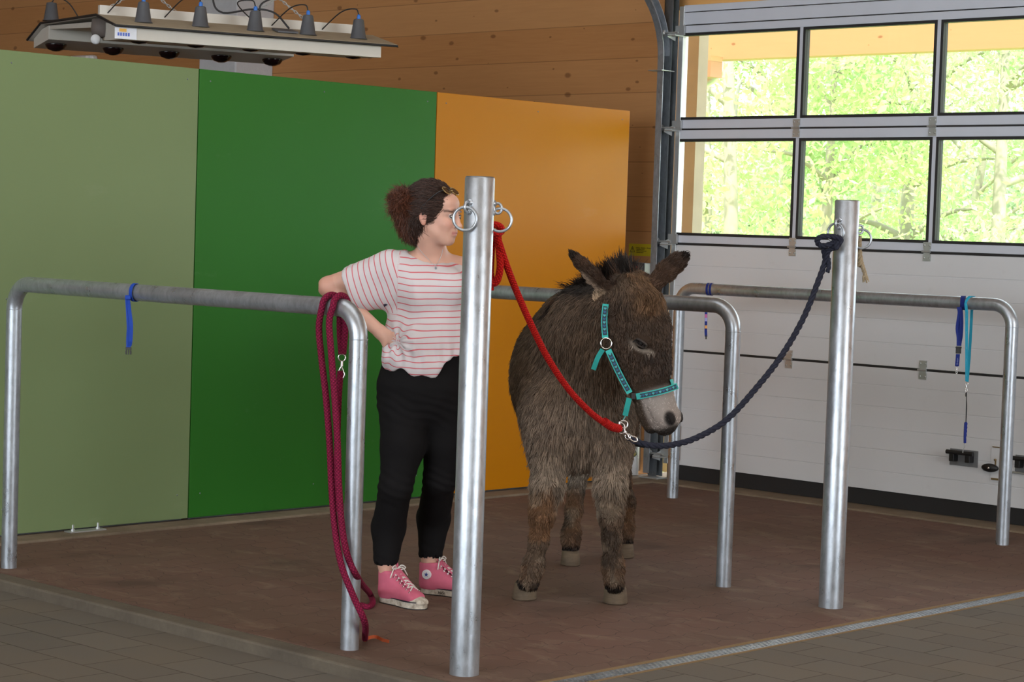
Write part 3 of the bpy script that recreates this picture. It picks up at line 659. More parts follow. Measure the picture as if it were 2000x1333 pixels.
# blue strap with half a black buckle, left rail
p0 = onx(251, 590, 4.92)
bs = thing('blue_strap', (4.92, p0[1], 1.16), 'blue webbing strap with open black buckle knotted round the left rail', 'strap')
webbing_loop(bs, 4.955, p0[1] + .006, M['blue_web'], .018)
q1 = [onx(a_, b_, 4.917) for a_, b_ in ((249, 577), (249, 586), (250, 600), (251, 620), (252, 640), (251, 660), (251, 679))]
MB().strap(bez(q1, 24), CAMW, .017, .003).build('webbing', M['blue_web'], bs)
MB().strap(bez([onx(a_, b_, 4.919) for a_, b_ in ((250, 582), (253, 610), (256, 635), (255, 665), (253, 676))], 20), CAMW + FWD * .5, .015, .002).build('webbing', M['blue_web'], bs)
MB().obox(onx(250, 582, 4.914), CAMW, (0, 0, 1), FWD, .011, .007, .006).build('knot', M['blue_web'], bs, bevel=.003)
c_ = onx(251, 681, 4.916); bk = MB(); bk.obox(c_, CAMW, (0, 0, 1), FWD, .0115, .0045, .003)
for s_ in (-1, 0, 1): bk.obox(c_ - np.array([0, 0, .014]) + CAMW * .0085 * s_, CAMW, (0, 0, 1), FWD, .0022, .010, .0025)
bk.obox(c_ - np.array([0, 0, .016]) - CAMW * .010, CAMW, (0, 0, 1), FWD, .0018, .006, .0025).obox(c_ - np.array([0, 0, .016]) + CAMW * .010, CAMW, (0, 0, 1), FWD, .0018, .006, .0025)
bk.build('buckle', M['black_plastic'], bs, bevel=.001)

def snap_hook(parent, top, s=1.0, mat='chrome', name='snap_hook', tilt=0.0):
    """Swivel eye, body and spring gate."""
    top = np.array(top, float); X = CAMW * math.cos(tilt) - np.array([0, 0, 1]) * math.sin(tilt); Z = np.array([0, 0, 1]) * math.cos(tilt) + CAMW * math.sin(tilt)
    m = MB(); m.tube([top - Z * (.013 * s) + (X * math.cos(a) * .013 + Z * math.sin(a) * .013) * s for a in np.linspace(0, 2 * PI, 20, endpoint=False)], .0026 * s, 8, closed=True)
    m.tube([top - Z * .026 * s, top - Z * .044 * s], [.0048 * s, .0055 * s], 10)
    hook = bez([top - Z * .044 * s + X * 0.0, top - Z * .058 * s - X * .008 * s, top - Z * .078 * s - X * .0095 * s, top - Z * .092 * s, top - Z * .080 * s + X * .0095 * s, top - Z * .066 * s + X * .008 * s], 26)
    m.tube(hook, .0036 * s, 8); m.tube([top - Z * .048 * s, top - Z * .058 * s + X * .005 * s, top - Z * .072 * s + X * .0075 * s], .0028 * s, 8)
    return m.build(name, M[mat], parent)
RX = 9.29
# dark blue lanyard and turquoise lanyard, rail by the door
pa = onx(1874, 600, RX)
bl = thing('blue_lanyard', (RX, pa[1], 1.16), 'dark blue lanyard with black buckle on the door-side rail, beside the turquoise one', 'lanyard')
webbing_loop(bl, 9.33, pa[1] + .004, M['navy_web'], .024)
MB().strap(bez([onx(a_, b_, RX - .006) for a_, b_ in ((1873, 600), (1875, 612), (1871, 640), (1873, 660), (1873, 676))], 20), CAMW, .024, .002).build('webbing', M['navy_web'], bl)
MB().strap(bez([onx(a_, b_, RX - .002) for a_, b_ in ((1877, 606), (1878, 630), (1877, 655), (1874, 674))], 20), CAMW, .018, .002).build('webbing', M['navy_web'], bl)
MB().strap([onx(a_, b_, RX - .006) for a_, b_ in ((1871, 692), (1870, 705), (1869, 716))], CAMW, .020, .003).build('webbing', M['navy_web'], bl)
text('Dreisam', .010, onx(1870, 706, RX - .0095), (0, 0, 1), (-CAMW), plain('pale_print', (.35, .4, .7), .6), bl, ext=.0002, align='CENTER')
cc = onx(1872, 684, RX - .006); MB().obox(cc, CAMW, (0, 0, 1), FWD, .0135, .018, .004).obox(cc + np.array([0, 0, .012]), CAMW, (0, 0, 1), -FWD, .015, .004, .005).build('buckle', M['black_plastic'], bl, bevel=.002)
snap_hook(bl, onx(1869, 716, RX - .006), .42)
M['turq_web'] = plain('turquoise_webbing', (.015, .30, .45), .7, 0, .1, 200, .3, .3, 900)
pt = onx(1890, 600, RX)
tq = thing('turquoise_lanyard', (RX, pt[1], 1.16), 'turquoise lanyard looped over the door-side rail with a hoof pick hanging from it', 'lanyard')
top_ = [np.array([9.33 - .0355 * math.cos(t), pt[1] + .004 + .02 * (t / PI - .5) * -1, 1.195 + .0355 * math.sin(t)]) for t in np.linspace(-.1, PI + .1, 16)]
pth = [onx(1888, b_, RX - .008) for b_ in (745, 700, 650, 610)] + top_ + [onx(a_, b_, RX + .075) for a_, b_ in ((1898, 606), (1896, 650), (1893, 700))] + [onx(1889, 746, RX + .0)]
MB().strap(pth, CAMW, .0145, .0016).build('webbing', M['turq_web'], tq)
pm_ = plain('turquoise_print', (.10, .42, .55), .6)
for b_ in (595, 625, 650, 680, 704, 733):
    text('uni', .011, onx(1887.5, b_, RX - .0105), (0, 0, 1), (-CAMW), pm_, tq, ext=.0002, align='CENTER')
snap_hook(tq, onx(1888, 748, RX - .006), .5)
hp = thing('hoof_pick', onx(1886, 850, RX), 'hoof pick with blue plastic handle on a black cord under the turquoise lanyard', 'hoof pick')
MB().tube(bez([onx(a_, b_, RX - .004) for a_, b_ in ((1888, 765), (1887.5, 790), (1886.5, 825))], 12), .0022, 8).tube([onx(1887, 768, RX - .004), onx(1886.8, 775, RX - .004)], .0042, 8).tube(bez([onx(a_, b_, RX - .001) for a_, b_ in ((1887, 768), (1888.5, 795), (1887, 825))], 12), .0018, 8).build('cord', M['cable'], hp)
hd = [(-.0068, .052), (-.004, .056), (.005, .056), (.0082, .050), (.0065, .040), (.0085, .034), (.0062, .026), (.0080, .019), (.0055, .011), (.0070, .003), (.0045, -.005), (.0055, -.013), (.0058, -.030), (-.0055, -.030), (-.0068, 0)]
oo = onx(1885.5, 852, RX - .008)
MB().prism([(a * 1.1, b * 1.25) for a, b in hd], oo, CAMW, (0, 0, 1), FWD, .010).build('grip', M['navy_web'], hp, bevel=.002)
MB().tube(bez([onx(a_, b_, RX - .004) for a_, b_ in ((1885, 866), (1884.5, 872), (1881, 880), (1880.5, 885))], 14), .0018, 8).build('hook', M['zinc'], hp)
# patterned wristband at the far end of that rail
pw = onx(1377, 600, RX)
wb = thing('wristband', (RX, pw[1], 1.15), 'narrow navy printed ribbon wound twice round the far end of the door-side rail', 'ribbon')
for k in (-1, 1):
    pts = [np.array([9.33 + .0345 * math.cos(t), pw[1] + .012 * math.cos(t) + k * .011, 1.195 + .0345 * math.sin(t)]) for t in np.linspace(0, 2 * PI, 30)]
    MB().strap(pts, (0, 1, 0), .013, .0015).build('winding', M['navy_web'], wb)
MB().strap(bez([onx(a_, b_, RX - .004) for a_, b_ in ((1379, 590), (1379, 620), (1378.5, 645), (1379, 658))], 16), CAMW, .0145, .002).build('ribbon', M['navy_web'], wb)
for (b0, b1, col) in ((614, 621, (.55, .12, .35)), (621, 628, (.35, .35, .7)), (636, 642, (.75, .35, .08))):
    MB().strap([onx(1379, b0, RX - .006), onx(1379, b1, RX - .006)], CAMW, .0125, .001).build('printed_patch', plain('print', col, .6), wb)
MB().tube([onx(1379, 655, RX - .004), onx(1379, 663, RX - .004)], .004, 8).build('end_clip', M['black_plastic'], wb)

# ---------------------------------------------------------------- ropes
def D3(lst): return [at(a_, b_, c_) for a_, b_, c_ in lst]
# magenta lead rope, doubled over the left rail
mr = thing('magenta_lead_rope', (4.9, 5.62, .0), 'magenta braided lead rope doubled over the left rail with its end on the floor', 'rope')
xf = 4.905
def over(y, dy=-.001):
    return [np.array([4.955 - .042 * math.cos(t), y + dy * t, 1.195 + .042 * math.sin(t)]) for t in np.linspace(.1, PI - .1, 9)]
ya = onx(626, 600, xf)[1]; yb = onx(647, 600, xf)[1]
e1 = onz(713, 1248, .010); e2 = onz(706, 1183, .010); e3 = onz(728, 1178, .010)
sA = [e1, onx(712, 1215, 4.93), onx(690, 1165, 4.90), onx(667, 1105, 4.885), onx(655, 1040, 4.885), onx(648, 960, 4.885), onx(644, 870, 4.89), onx(637, 780, 4.895), onx(628, 700, 4.90), onx(623, 640, 4.905)] + over(ya) + [onx(664, 610, 4.998), onx(664, 650, 4.996), onx(667, 692, 4.990)]
sB = [e2, onz(718, 1186, .010), e3, onz(722, 1160, .03) * np.array([1, 1, 1]), onx(702, 1135, 5.02), onx(680, 1090, 4.915), onx(668, 1030, 4.895), onx(662, 950, 4.89), onx(659, 860, 4.89), onx(653, 770, 4.895), onx(647, 690, 4.90), onx(643, 630, 4.905)] + over(yb, .005) + [onx(675, 608, 4.998), onx(674, 650, 4.996), onx(670, 692, 4.990)]
MB().tube(bez(sA, 220), .0118, 14).build('strand', M['magenta'], mr)
MB().tube(bez(sB, 240), .0118, 14).build('strand', M['magenta'], mr)
# back strands that hang with the snap hook
MB().tube(bez([onx(665, 725, 4.985), onx(661, 790, 4.97), onx(658, 900, 4.95), onx(659, 1000, 4.94)], 30), .0115, 12).build('strand', M['magenta'], mr)
snap_hook(mr, onx(668, 692, 4.985), .98)
# orange scrap of strap at the foot of the rail
sc_ = [onz(a_, b_, c_) for a_, b_, c_ in ((712, 1252, .005), (722, 1246, .012), (735, 1245, .012), (748, 1251, .006), (760, 1254, .005))]
MB().strap(bez(sc_, 20), (0, 0, 1), .012, .0015).build('strap_scrap', plain('orange_scrap', (.42, .08, .02), .8), None, label='torn scrap of orange strap on the floor at the foot of the left rail', cat='strap')

# red lead rope tied to the foreground post
rr = thing('red_lead_rope', at(967, 450, 7.15), 'thick red lead rope knotted to the foreground post ring and clipped to the halter', 'rope')
k0 = at(967, 447, 7.15)
main = D3([(966, 452, 7.15), (975, 475, 7.15), (990, 520, 7.18), (1010, 572, 7.25), (1038, 636, 7.35), (1070, 700, 7.48), (1110, 760, 7.62), (1150, 803, 7.76), (1180, 826, 7.86), (1206, 838, 7.93)])
MB().tube(bez(main, 160), .0118, 16).build('strand', M['red'], rr)
MB().tube(bez(D3([(1180, 824, 7.85), (1195, 834, 7.895), (1211, 838, 7.94)]), 14), [.016] * 13 + [.012], 16).build('spliced_end', M['red'], rr)
lp = D3([(972, 455, 7.17), (975, 490, 7.16), (977, 520, 7.16), (972, 546, 7.17), (963, 553, 7.18), (958, 535, 7.19), (959, 500, 7.19), (962, 460, 7.18)])
MB().tube(bez(lp, 70), .0125, 14).build('loop', M['red'], rr)
MB().tube(bez(D3([(957, 455, 7.20), (955, 500, 7.20), (957, 540, 7.20), (958, 568, 7.20)]), 30), .0118, 14).build('tail', M['red'], rr)
kn_ = D3([(955, 445, 7.14), (966, 439, 7.12), (978, 444, 7.13), (979, 453, 7.15), (968, 456, 7.12), (957, 452, 7.13), (960, 442, 7.16), (972, 440, 7.17), (977, 450, 7.17)])
MB().tube(bez(kn_, 60), .0115, 14).build('knot', M['red'], rr)
snap_hook(rr, at(1209, 838, 7.95), .9, tilt=-1.0)

# twisted navy rope to the second post
def twisted(path, R_, n, pitch, m=None, strands=3):
    P = bez(path, n); T = np.gradient(P, axis=0); T /= np.linalg.norm(T, axis=1)[:, None]
    L = np.concatenate([[0], np.cumsum(np.linalg.norm(np.diff(P, axis=0), axis=1))]); N = np.cross(T, (.3, .5, .81)); N /= np.linalg.norm(N, axis=1)[:, None]; B = np.cross(T, N)
    m = m or MB()
    for k in range(strands):
        ph = L / pitch * 2 * PI + k * 2 * PI / strands
        m.tube(P + (N * np.cos(ph)[:, None] + B * np.sin(ph)[:, None]) * R_ * .52, R_ * .58, 10)
    return m
nr = thing('navy_lead_rope', at(1620, 480, 8.5), 'navy twisted rope hanging slack between the halter and the right-hand post', 'rope')
twisted(D3([(1226, 854, 8.0), (1245, 864, 8.0), (1275, 871, 8.02), (1310, 870, 8.06), (1360, 856, 8.12), (1420, 820, 8.2), (1480, 755, 8.28), (1530, 690, 8.35), (1570, 620, 8.42), (1600, 545, 8.47), (1614, 505, 8.5)]), .0115, 420, .085).build('rope', M['navy_rope'], nr)
twisted(D3([(1614, 515, 8.49), (1618, 490, 8.48), (1634, 482, 8.46), (1642, 468, 8.45), (1625, 462, 8.45), (1603, 463, 8.45), (1596, 472, 8.46), (1604, 480, 8.47), (1625, 476, 8.46), (1640, 462, 8.47)]), .0105, 160, .06).build('knot', M['navy_rope'], nr)
twisted(D3([(1606, 478, 8.49), (1611, 500, 8.5), (1612, 512, 8.5)]), .0105, 30, .06).build('loop', M['navy_rope'], nr)
twisted(D3([(1632, 470, 8.455), (1634, 485, 8.455), (1636, 472, 8.45)]), .0105, 30, .06).build('loop', M['navy_rope'], nr)
twisted(D3([(1618, 505, 8.48), (1619, 520, 8.48), (1616, 532, 8.48)]), .0085, 40, .05).build('tail', M['navy_rope'], nr)
snap_hook(nr, at(1229, 858, 7.985), .8, tilt=2.6)
fy = thing('frayed_rope', at(1682, 510, 8.72), 'short frayed beige rope end hanging behind the right-hand post', 'rope')
twisted(D3([(1677, 462, 8.585), (1677, 482, 8.60), (1679, 508, 8.60), (1677, 520, 8.60)]), .012, 50, .05).build('knot', M['hemp'], fy)
twisted(D3([(1679, 495, 8.60), (1683, 515, 8.60), (1687, 528, 8.60), (1690, 537, 8.60)]), .0085, 40, .04).build('rope', M['hemp'], fy)
tf = MB()
for k in range(16):
    a_ = rng.uniform(-1, 1); tf.tube(bez(D3([(1690 + a_ * 2, 534, 8.60), (1690 + a_ * 5, 541, 8.60), (1692 + a_ * 6.5, 549 + rng.uniform(-2, 4), 8.60 + rng.uniform(-.01, .01))]), 8), .0022, 5)
tf.build('frayed_tuft', M['hemp'], fy)

# (outside)
# ---------------------------------------------------------------- outside: porch, drainpipe, meadow and trees
def leafmat(name, col, sc=1.0):
    t = NT(name); n_ = t.noise(t.pos(), 1.2, 3); c = t.mix(n_, tuple(x * .75 for x in col), tuple(x * 1.2 for x in col))
    df = t.n('BsdfDiffuse'); tl_ = t.n('BsdfTranslucent'); mx = t.n('MixShader'); mx.inputs[0].default_value = .45
    t.l(c, df.inputs[0]); t.l(c, tl_.inputs[0]); t.l(df.outputs[0], mx.inputs[1]); t.l(tl_.outputs[0], mx.inputs[2]); t.l(mx.outputs[0], t.out.inputs[0]); return t.m
M['leaf1'] = leafmat('fresh_leaves', (.48, .60, .28)); M['leaf2'] = leafmat('spring_leaves', (.44, .58, .30)); M['leaf3'] = leafmat('far_leaves', (.52, .62, .42))
M['bark'] = plain('bark', (.30, .27, .22), .9, 0, .3, 8)
M['meadow'] = plain('meadow_grass', (.35, .45, .16), .9, 0, .3, 3)
MB().add([(10.3, -30, -.12), (14, -30, -.12), (60, -20, .6), (60, 70, .6), (14, 50, -.12), (10.3, 50, -.12)], [(0, 1, 2, 3, 4, 5)]).build('meadow', M['meadow'], kind='structure', label='grass outside the hall')
bx = 12.6; bm0 = onx(1470, 114, bx)[2]
MB().box((bx, -6, bm0), (bx + .14, 16, bm0 + .42)).build('trim_3', M['spruce_out'], kind='structure', label='pale spruce eaves beam outside the door')
pe = onx(1376, 300, 11.1)[1]
MB().box((11.0, pe, -.1), (11.1, pe + .60, bm0 + .42)).build('trim_4', M['post_wood'], kind='structure', label='weathered porch post outside the left window')
e_ = onx(1391, 135, bx - .12); MB().box((bx - .14, e_[1], onx(1391, 151, bx - .1)[2]), (bx, e_[1] + .14, bm0 + .02)).build('trim_5', M['spruce_out'], kind='structure', label='short end piece of the eaves beam')
dp = [onx(a_, b_, bx + .2) for a_, b_ in ((1402, 118), (1402, 132), (1398, 145), (1388, 155), (1378, 160))]
MB().tube(bez(dp, 24), .04, 16).build('drainpipe', M['zinc'], None, label='curved grey drainpipe under the porch eaves outside', cat='drainpipe')

def tree(x, y, h, cr, leaf, n, size, lmat, label, seed, zlow=.6, trunk=.11):
    r = np.random.default_rng(seed); t = thing('tree', (x, y, 0), label, 'tree', 'trees beyond the porch')
    lean = r.normal(0, .25, 2); tp = bez([(x, y, -.2), (x + lean[0] * .4, y + lean[1] * .4, h * .3), (x + lean[0], y + lean[1], h * .62), (x + lean[0] * 1.3, y + lean[1] * 1.3, h * .92)], 14)
    m = MB().tube(tp, np.linspace(trunk, trunk * .25, 14), 9)
    ends = []
    for k in range(9):
        i = r.integers(3, 12); a = r.uniform(0, 2 * PI); ln = cr * r.uniform(.5, .95); s0 = tp[i]
        e = s0 + np.array([math.cos(a) * ln, math.sin(a) * ln, ln * r.uniform(.1, .7)])
        m.tube(bez([s0, (s0 + e) / 2 + np.array([0, 0, .12 * ln]), e], 8), np.linspace(trunk * .4, .012, 8), 6); ends.append(e)
    m.build('trunk', M['bark'], t)
    # clumps of leaves
    nc = 46; cl = []
    for k in range(nc):
        zc = r.uniform(zlow, h); f = math.sin(PI * min(1, max(.12, (zc - zlow * .3) / h)) ** .8) ** .6; a = r.uniform(0, 2 * PI); rr_ = cr * f * math.sqrt(r.uniform(.05, 1))
        cl.append((x + lean[0] * zc / h + rr_ * math.cos(a), y + lean[1] * zc / h + rr_ * math.sin(a), zc))
    cl = np.array(cl); idx = r.integers(0, nc, n); P = cl[idx] + r.normal(0, 1, (n, 3)) * np.array([.34, .34, .20]) * cr * .42
    P[:, 2] = np.maximum(P[:, 2], .05)
    A = r.normal(size=(n, 3)); A /= np.linalg.norm(A, axis=1)[:, None]; B = np.cross(A, r.normal(size=(n, 3))); B /= np.linalg.norm(B, axis=1)[:, None]
    s_ = size * r.uniform(.6, 1.3, n)[:, None]
    V = np.stack([P - A * s_, P + B * s_ * .45 - A * s_ * .1, P + A * s_, P - B * s_ * .45 - A * s_ * .1], 1).reshape(-1, 3)
    me = bpy.data.meshes.new('foliage'); off = np.array([x, y, 0.0]); V = V - off
    me.vertices.add(4 * n); me.vertices.foreach_set('co', V.ravel()); me.loops.add(4 * n); me.loops.foreach_set('vertex_index', np.arange(4 * n, dtype=np.int32))
    me.polygons.add(n); me.polygons.foreach_set('loop_start', np.arange(0, 4 * n, 4, dtype=np.int32)); me.update(calc_edges=True); me.materials.append(lmat)
    o = bpy.data.objects.new('foliage', me); COL.objects.link(o); o.parent = t; return t
def azi(px): d = RM @ _ray(px, 450); return d[1] / d[0]
TR = [(1440, 19, 8.5, 2.2, 5200, .11, 'leaf1', 'large leaved fresh green tree nearest the porch post'),
      (1385, 24, 9, 2.4, 4200, .11, 'leaf1', 'fresh green tree partly hidden by the porch post'),
      (1530, 26, 6.5, 2.2, 5200, .11, 'leaf2', 'fresh green tree seen through the left window pane'),
      (1610, 21, 4.4, 1.6, 3600, .09, 'leaf1', 'bright young tree at the left of the middle panes'),
      (1700, 30, 5.2, 2.8, 5000, .12, 'leaf3', 'pale distant tree in the middle panes'),
      (1765, 23, 4.4, 1.8, 3800, .09, 'leaf2', 'bright tree at the right of the middle panes'),
      (1870, 27, 5.2, 2.4, 5000, .11, 'leaf1', 'bright tree at the left of the right-hand panes'),
      (1950, 22, 5.2, 2.0, 4200, .09, 'leaf2', 'green tree in the middle of the right-hand panes'),
      (2030, 29, 9, 2.8, 5000, .11, 'leaf3', 'pale tree at the right edge of the right-hand panes')]
for i, (px_, x_, h_, cr_, n_, sz_, lm_, lb_) in enumerate(TR):
    tree(x_, x_ * azi(px_), h_, cr_, None, int(n_ * 2.0), sz_ * .55, M[lm_], lb_, 20 + i, trunk=.10 + .02 * (i % 3))
# understorey bushes closing the view at eye level
for i, (px_, x_, w_) in enumerate(((1420, 32, 3.0), (1530, 33, 3.0), (1640, 34, 3.2), (1750, 34, 3.2), (1860, 34, 3.2), (1970, 33, 3.2), (2080, 33, 3.2))):
    r = np.random.default_rng(80 + i); y_ = x_ * azi(px_); n = 7000
    P = np.stack([x_ + r.normal(0, .8, n), y_ + r.uniform(-w_ / 2, w_ / 2, n) * 1.15, .3 + np.abs(r.normal(0, 1.25, n))], 1)
    A = r.normal(size=(n, 3)); A /= np.linalg.norm(A, axis=1)[:, None]; B = np.cross(A, r.normal(size=(n, 3))); B /= np.linalg.norm(B, axis=1)[:, None]; s_ = .10 * r.uniform(.6, 1.3, n)[:, None]
    V = np.stack([P - A * s_, P + B * s_ * .5, P + A * s_, P - B * s_ * .5], 1).reshape(-1, 3) - np.array([x_, y_, 0])
    me = bpy.data.meshes.new('bush'); me.vertices.add(4 * n); me.vertices.foreach_set('co', V.ravel()); me.loops.add(4 * n); me.loops.foreach_set('vertex_index', np.arange(4 * n, dtype=np.int32))
    me.polygons.add(n); me.polygons.foreach_set('loop_start', np.arange(0, 4 * n, 4, dtype=np.int32)); me.update(calc_edges=True); me.materials.append(M['leaf3'])
    o = bpy.data.objects.new('bush', me); COL.objects.link(o); o.location = (x_, y_, 0); tag(o, 'pale green bush in the row behind the trees outside the door windows', 'bush', 'bushes behind the trees')

# ---------------------------------------------------------------- implicit surface modelling for the figures
E1 = np.array([RIGHT[0], RIGHT[1], 0.0]); E1 /= np.linalg.norm(E1)
E2 = np.array([FWD[0], FWD[1], 0.0]); E2 /= np.linalg.norm(E2); E3 = np.array([0, 0, 1.0])
FR = np.array([E1, E2, E3])                      # rows: frame axes (right, away, up)
def loc3(p): return FR @ np.array(p, float)
def P_(px, py, dep): return loc3(at(px, py, dep))
def nrm(v): v = np.array(v, float); return v / np.linalg.norm(v)
class Field:
    def __init__(s, lo, hi, h):
        s.lo = np.array(lo, float); s.h = h; s.n = np.ceil((np.array(hi) - s.lo) / h).astype(int) + 1
        s.D = np.full(s.n, 1.0, np.float32)
        s.ax = [s.lo[i] + h * np.arange(s.n[i]) for i in range(3)]
    def win(s, lo, hi):
        a = np.clip(np.floor((np.array(lo) - s.lo) / s.h).astype(int), 0, s.n); b = np.clip(np.ceil((np.array(hi) - s.lo) / s.h).astype(int) + 1, 0, s.n)
        sl = tuple(slice(a[i], b[i]) for i in range(3))
        g = np.meshgrid(*[s.ax[i][sl[i]] for i in range(3)], indexing='ij', sparse=True)
        return sl, g
    def smin(s, a, b, k):
        if k <= 0: return np.minimum(a, b)
        h = np.clip(.5 + .5 * (b - a) / k, 0, 1); return b + (a - b) * h - k * h * (1 - h)
    def put(s, sl, d, k, op):
        A = s.D[sl]
        if op == 'add': s.D[sl] = s.smin(A, d, k)
        elif op == 'sub': s.D[sl] = -s.smin(-A, d, k)
    def cap(s, A, B, r0, r1, k=.02, avec=(1, 0, 0), op='add', rc=None):
        """elliptic tapered capsule from A to B; radii (along avec, across)"""
        A, B = np.array(A, float), np.array(B, float); r0 = (r0, r0) if np.isscalar(r0) else r0; r1 = (r1, r1) if np.isscalar(r1) else r1
        R_ = max(*r0, *r1) + k + .03; sl, (X, Y, Z) = s.win(np.minimum(A, B) - R_, np.maximum(A, B) + R_)
        if any(q.stop <= q.start for q in sl): return s
        ax = B - A; L = np.linalg.norm(ax); ax = ax / L if L > 1e-9 else np.array([0, 0, 1.0])
        av = np.array(avec, float); av = av - ax * (av @ ax)
        av = av / np.linalg.norm(av) if np.linalg.norm(av) > 1e-6 else nrm(np.cross(ax, (0, 1, 0.1))); bv = np.cross(ax, av)
        x, y, z = X - A[0], Y - A[1], Z - A[2]
        t = x * ax[0] + y * ax[1] + z * ax[2]; tc = np.clip(t, 0, L); f = tc / max(L, 1e-9); e = t - tc
        pa = x * av[0] + y * av[1] + z * av[2]; pb = x * bv[0] + y * bv[1] + z * bv[2]
        ra = r0[0] + (r1[0] - r0[0]) * f; rb = r0[1] + (r1[1] - r0[1]) * f; rz = rc if rc else np.minimum(ra, rb)
        q = np.sqrt((pa / ra) ** 2 + (pb / rb) ** 2 + (e / rz) ** 2 + 1e-9)
        g = np.sqrt((pa / ra ** 2) ** 2 + (pb / rb ** 2) ** 2 + (e / rz ** 2) ** 2 + 1e-9)
        d = np.maximum(q * (q - 1) / g, (q - 1) * np.minimum(ra, rb)) * .5 + .5 * (q - 1) * np.minimum(ra, rb)
        s.put(sl, d.astype(np.float32), k, op); return s
    def ell(s, c, r, k=.02, frame=None, op='add'):
        c = np.array(c, float); r = np.array(r, float) if not np.isscalar(r) else np.array([r] * 3); Fm = np.eye(3) if frame is None else np.array([nrm(v) for v in frame])
        R_ = r.max() + k + .03; sl, (X, Y, Z) = s.win(c - R_, c + R_)
        if any(q.stop <= q.start for q in sl): return s
        x, y, z = X - c[0], Y - c[1], Z - c[2]; p = [x * v[0] + y * v[1] + z * v[2] for v in Fm]
        k0 = np.sqrt(sum((p[i] / r[i]) ** 2 for i in range(3)) + 1e-9); k1 = np.sqrt(sum((p[i] / r[i] ** 2) ** 2 for i in range(3)) + 1e-9)
        s.put(sl, (k0 * (k0 - 1) / k1).astype(np.float32), k, op); return s
    def chain(s, pts, radii, k=.02, avec=(1, 0, 0)):
        for i in range(len(pts) - 1): s.cap(pts[i], pts[i + 1], radii[i], radii[i + 1], k, avec)
        return s
    def mesh(s):
        D = s.D; neg = D < 0; n = D.shape
        c = np.zeros(tuple(q - 1 for q in n), np.int8)
        for i in (0, 1):
            for j in (0, 1):
                for k in (0, 1): c += neg[i:n[0] - 1 + i, j:n[1] - 1 + j, k:n[2] - 1 + k]
        act = (c > 0) & (c < 8); idx = np.argwhere(act); ids = np.full(act.shape, -1, np.int32); ids[act] = np.arange(len(idx))
        S = np.zeros((len(idx), 3)); W_ = np.zeros(len(idx)); corners = [(i, j, k) for i in (0, 1) for j in (0, 1) for k in (0, 1)]
        val = {cn: D[idx[:, 0] + cn[0], idx[:, 1] + cn[1], idx[:, 2] + cn[2]] for cn in corners}
        for a in corners:
            for ax in range(3):
                if a[ax]: continue
                b = list(a); b[ax] = 1; b = tuple(b); va, vb = val[a], val[b]; m = (va < 0) != (vb < 0)
                t = va[m] / (va[m] - vb[m]); p = np.tile(np.array(a, float), (m.sum(), 1)); p[:, ax] += t; S[m] += p; W_[m] += 1
        V = (idx + S / W_[:, None]) * s.h + s.lo
        Fs = []
        for ax in range(3):
            o1, o2 = (ax + 1) % 3, (ax + 2) % 3
            sa = [slice(None)] * 3; sb = [slice(None)] * 3; sa[ax] = slice(0, n[ax] - 1); sb[ax] = slice(1, n[ax])
            ch = neg[tuple(sa)] != neg[tuple(sb)]; e = np.argwhere(ch); e = e[(e[:, o1] > 0) & (e[:, o2] > 0) & (e[:, o1] < n[o1] - 1) & (e[:, o2] < n[o2] - 1)]
            if not len(e): continue
            def cid(d1, d2):
                q = e.copy(); q[:, o1] -= d1; q[:, o2] -= d2; return ids[q[:, 0], q[:, 1], q[:, 2]]
            quad = np.stack([cid(0, 0), cid(1, 0), cid(1, 1), cid(0, 1)], 1); inside = neg[e[:, 0], e[:, 1], e[:, 2]]
            quad[~inside] = quad[~inside][:, ::-1]; Fs.append(quad)
        Fq = np.vstack(Fs); Fq = Fq[(Fq >= 0).all(1)]
        # light Laplacian smoothing
        E = np.vstack([Fq[:, [0, 1]], Fq[:, [1, 2]], Fq[:, [2, 3]], Fq[:, [3, 0]]]); E = np.vstack([E, E[:, ::-1]])
        for it in range(2):
            acc = np.zeros_like(V); cnt = np.bincount(E[:, 0], minlength=len(V))[:, None]
            for i in range(3): acc[:, i] = np.bincount(E[:, 0], weights=V[E[:, 1], i], minlength=len(V))
            V = V * .5 + .5 * acc / np.maximum(cnt, 1)
        return V, Fq
def vnormals(V, F):
    N = np.cross(V[F[:, 2]] - V[F[:, 0]], V[F[:, 3]] - V[F[:, 1]]); out = np.zeros_like(V)
    for j in range(4):
        for i in range(3): out[:, i] += np.bincount(F[:, j], weights=N[:, i], minlength=len(V))
    return out / (np.linalg.norm(out, axis=1)[:, None] + 1e-12)
def hashn(P, f, seed=0):
    """smooth value noise in [0,1]"""
    Q = P * f + seed * 17.31; i = np.floor(Q).astype(np.int64); u = Q - i; u = u * u * (3 - 2 * u); out = 0
    for dx in (0, 1):
        for dy in (0, 1):
            for dz in (0, 1):
                h = ((i[:, 0] + dx) * 73856093) ^ ((i[:, 1] + dy) * 19349663) ^ ((i[:, 2] + dz) * 83492791); h = (h ^ (h >> 13)) * 1274126177; v = ((h & 0xFFFFFF) / float(0xFFFFFF))
                out = out + v * (u[:, 0] if dx else 1 - u[:, 0]) * (u[:, 1] if dy else 1 - u[:, 1]) * (u[:, 2] if dz else 1 - u[:, 2])
    return out
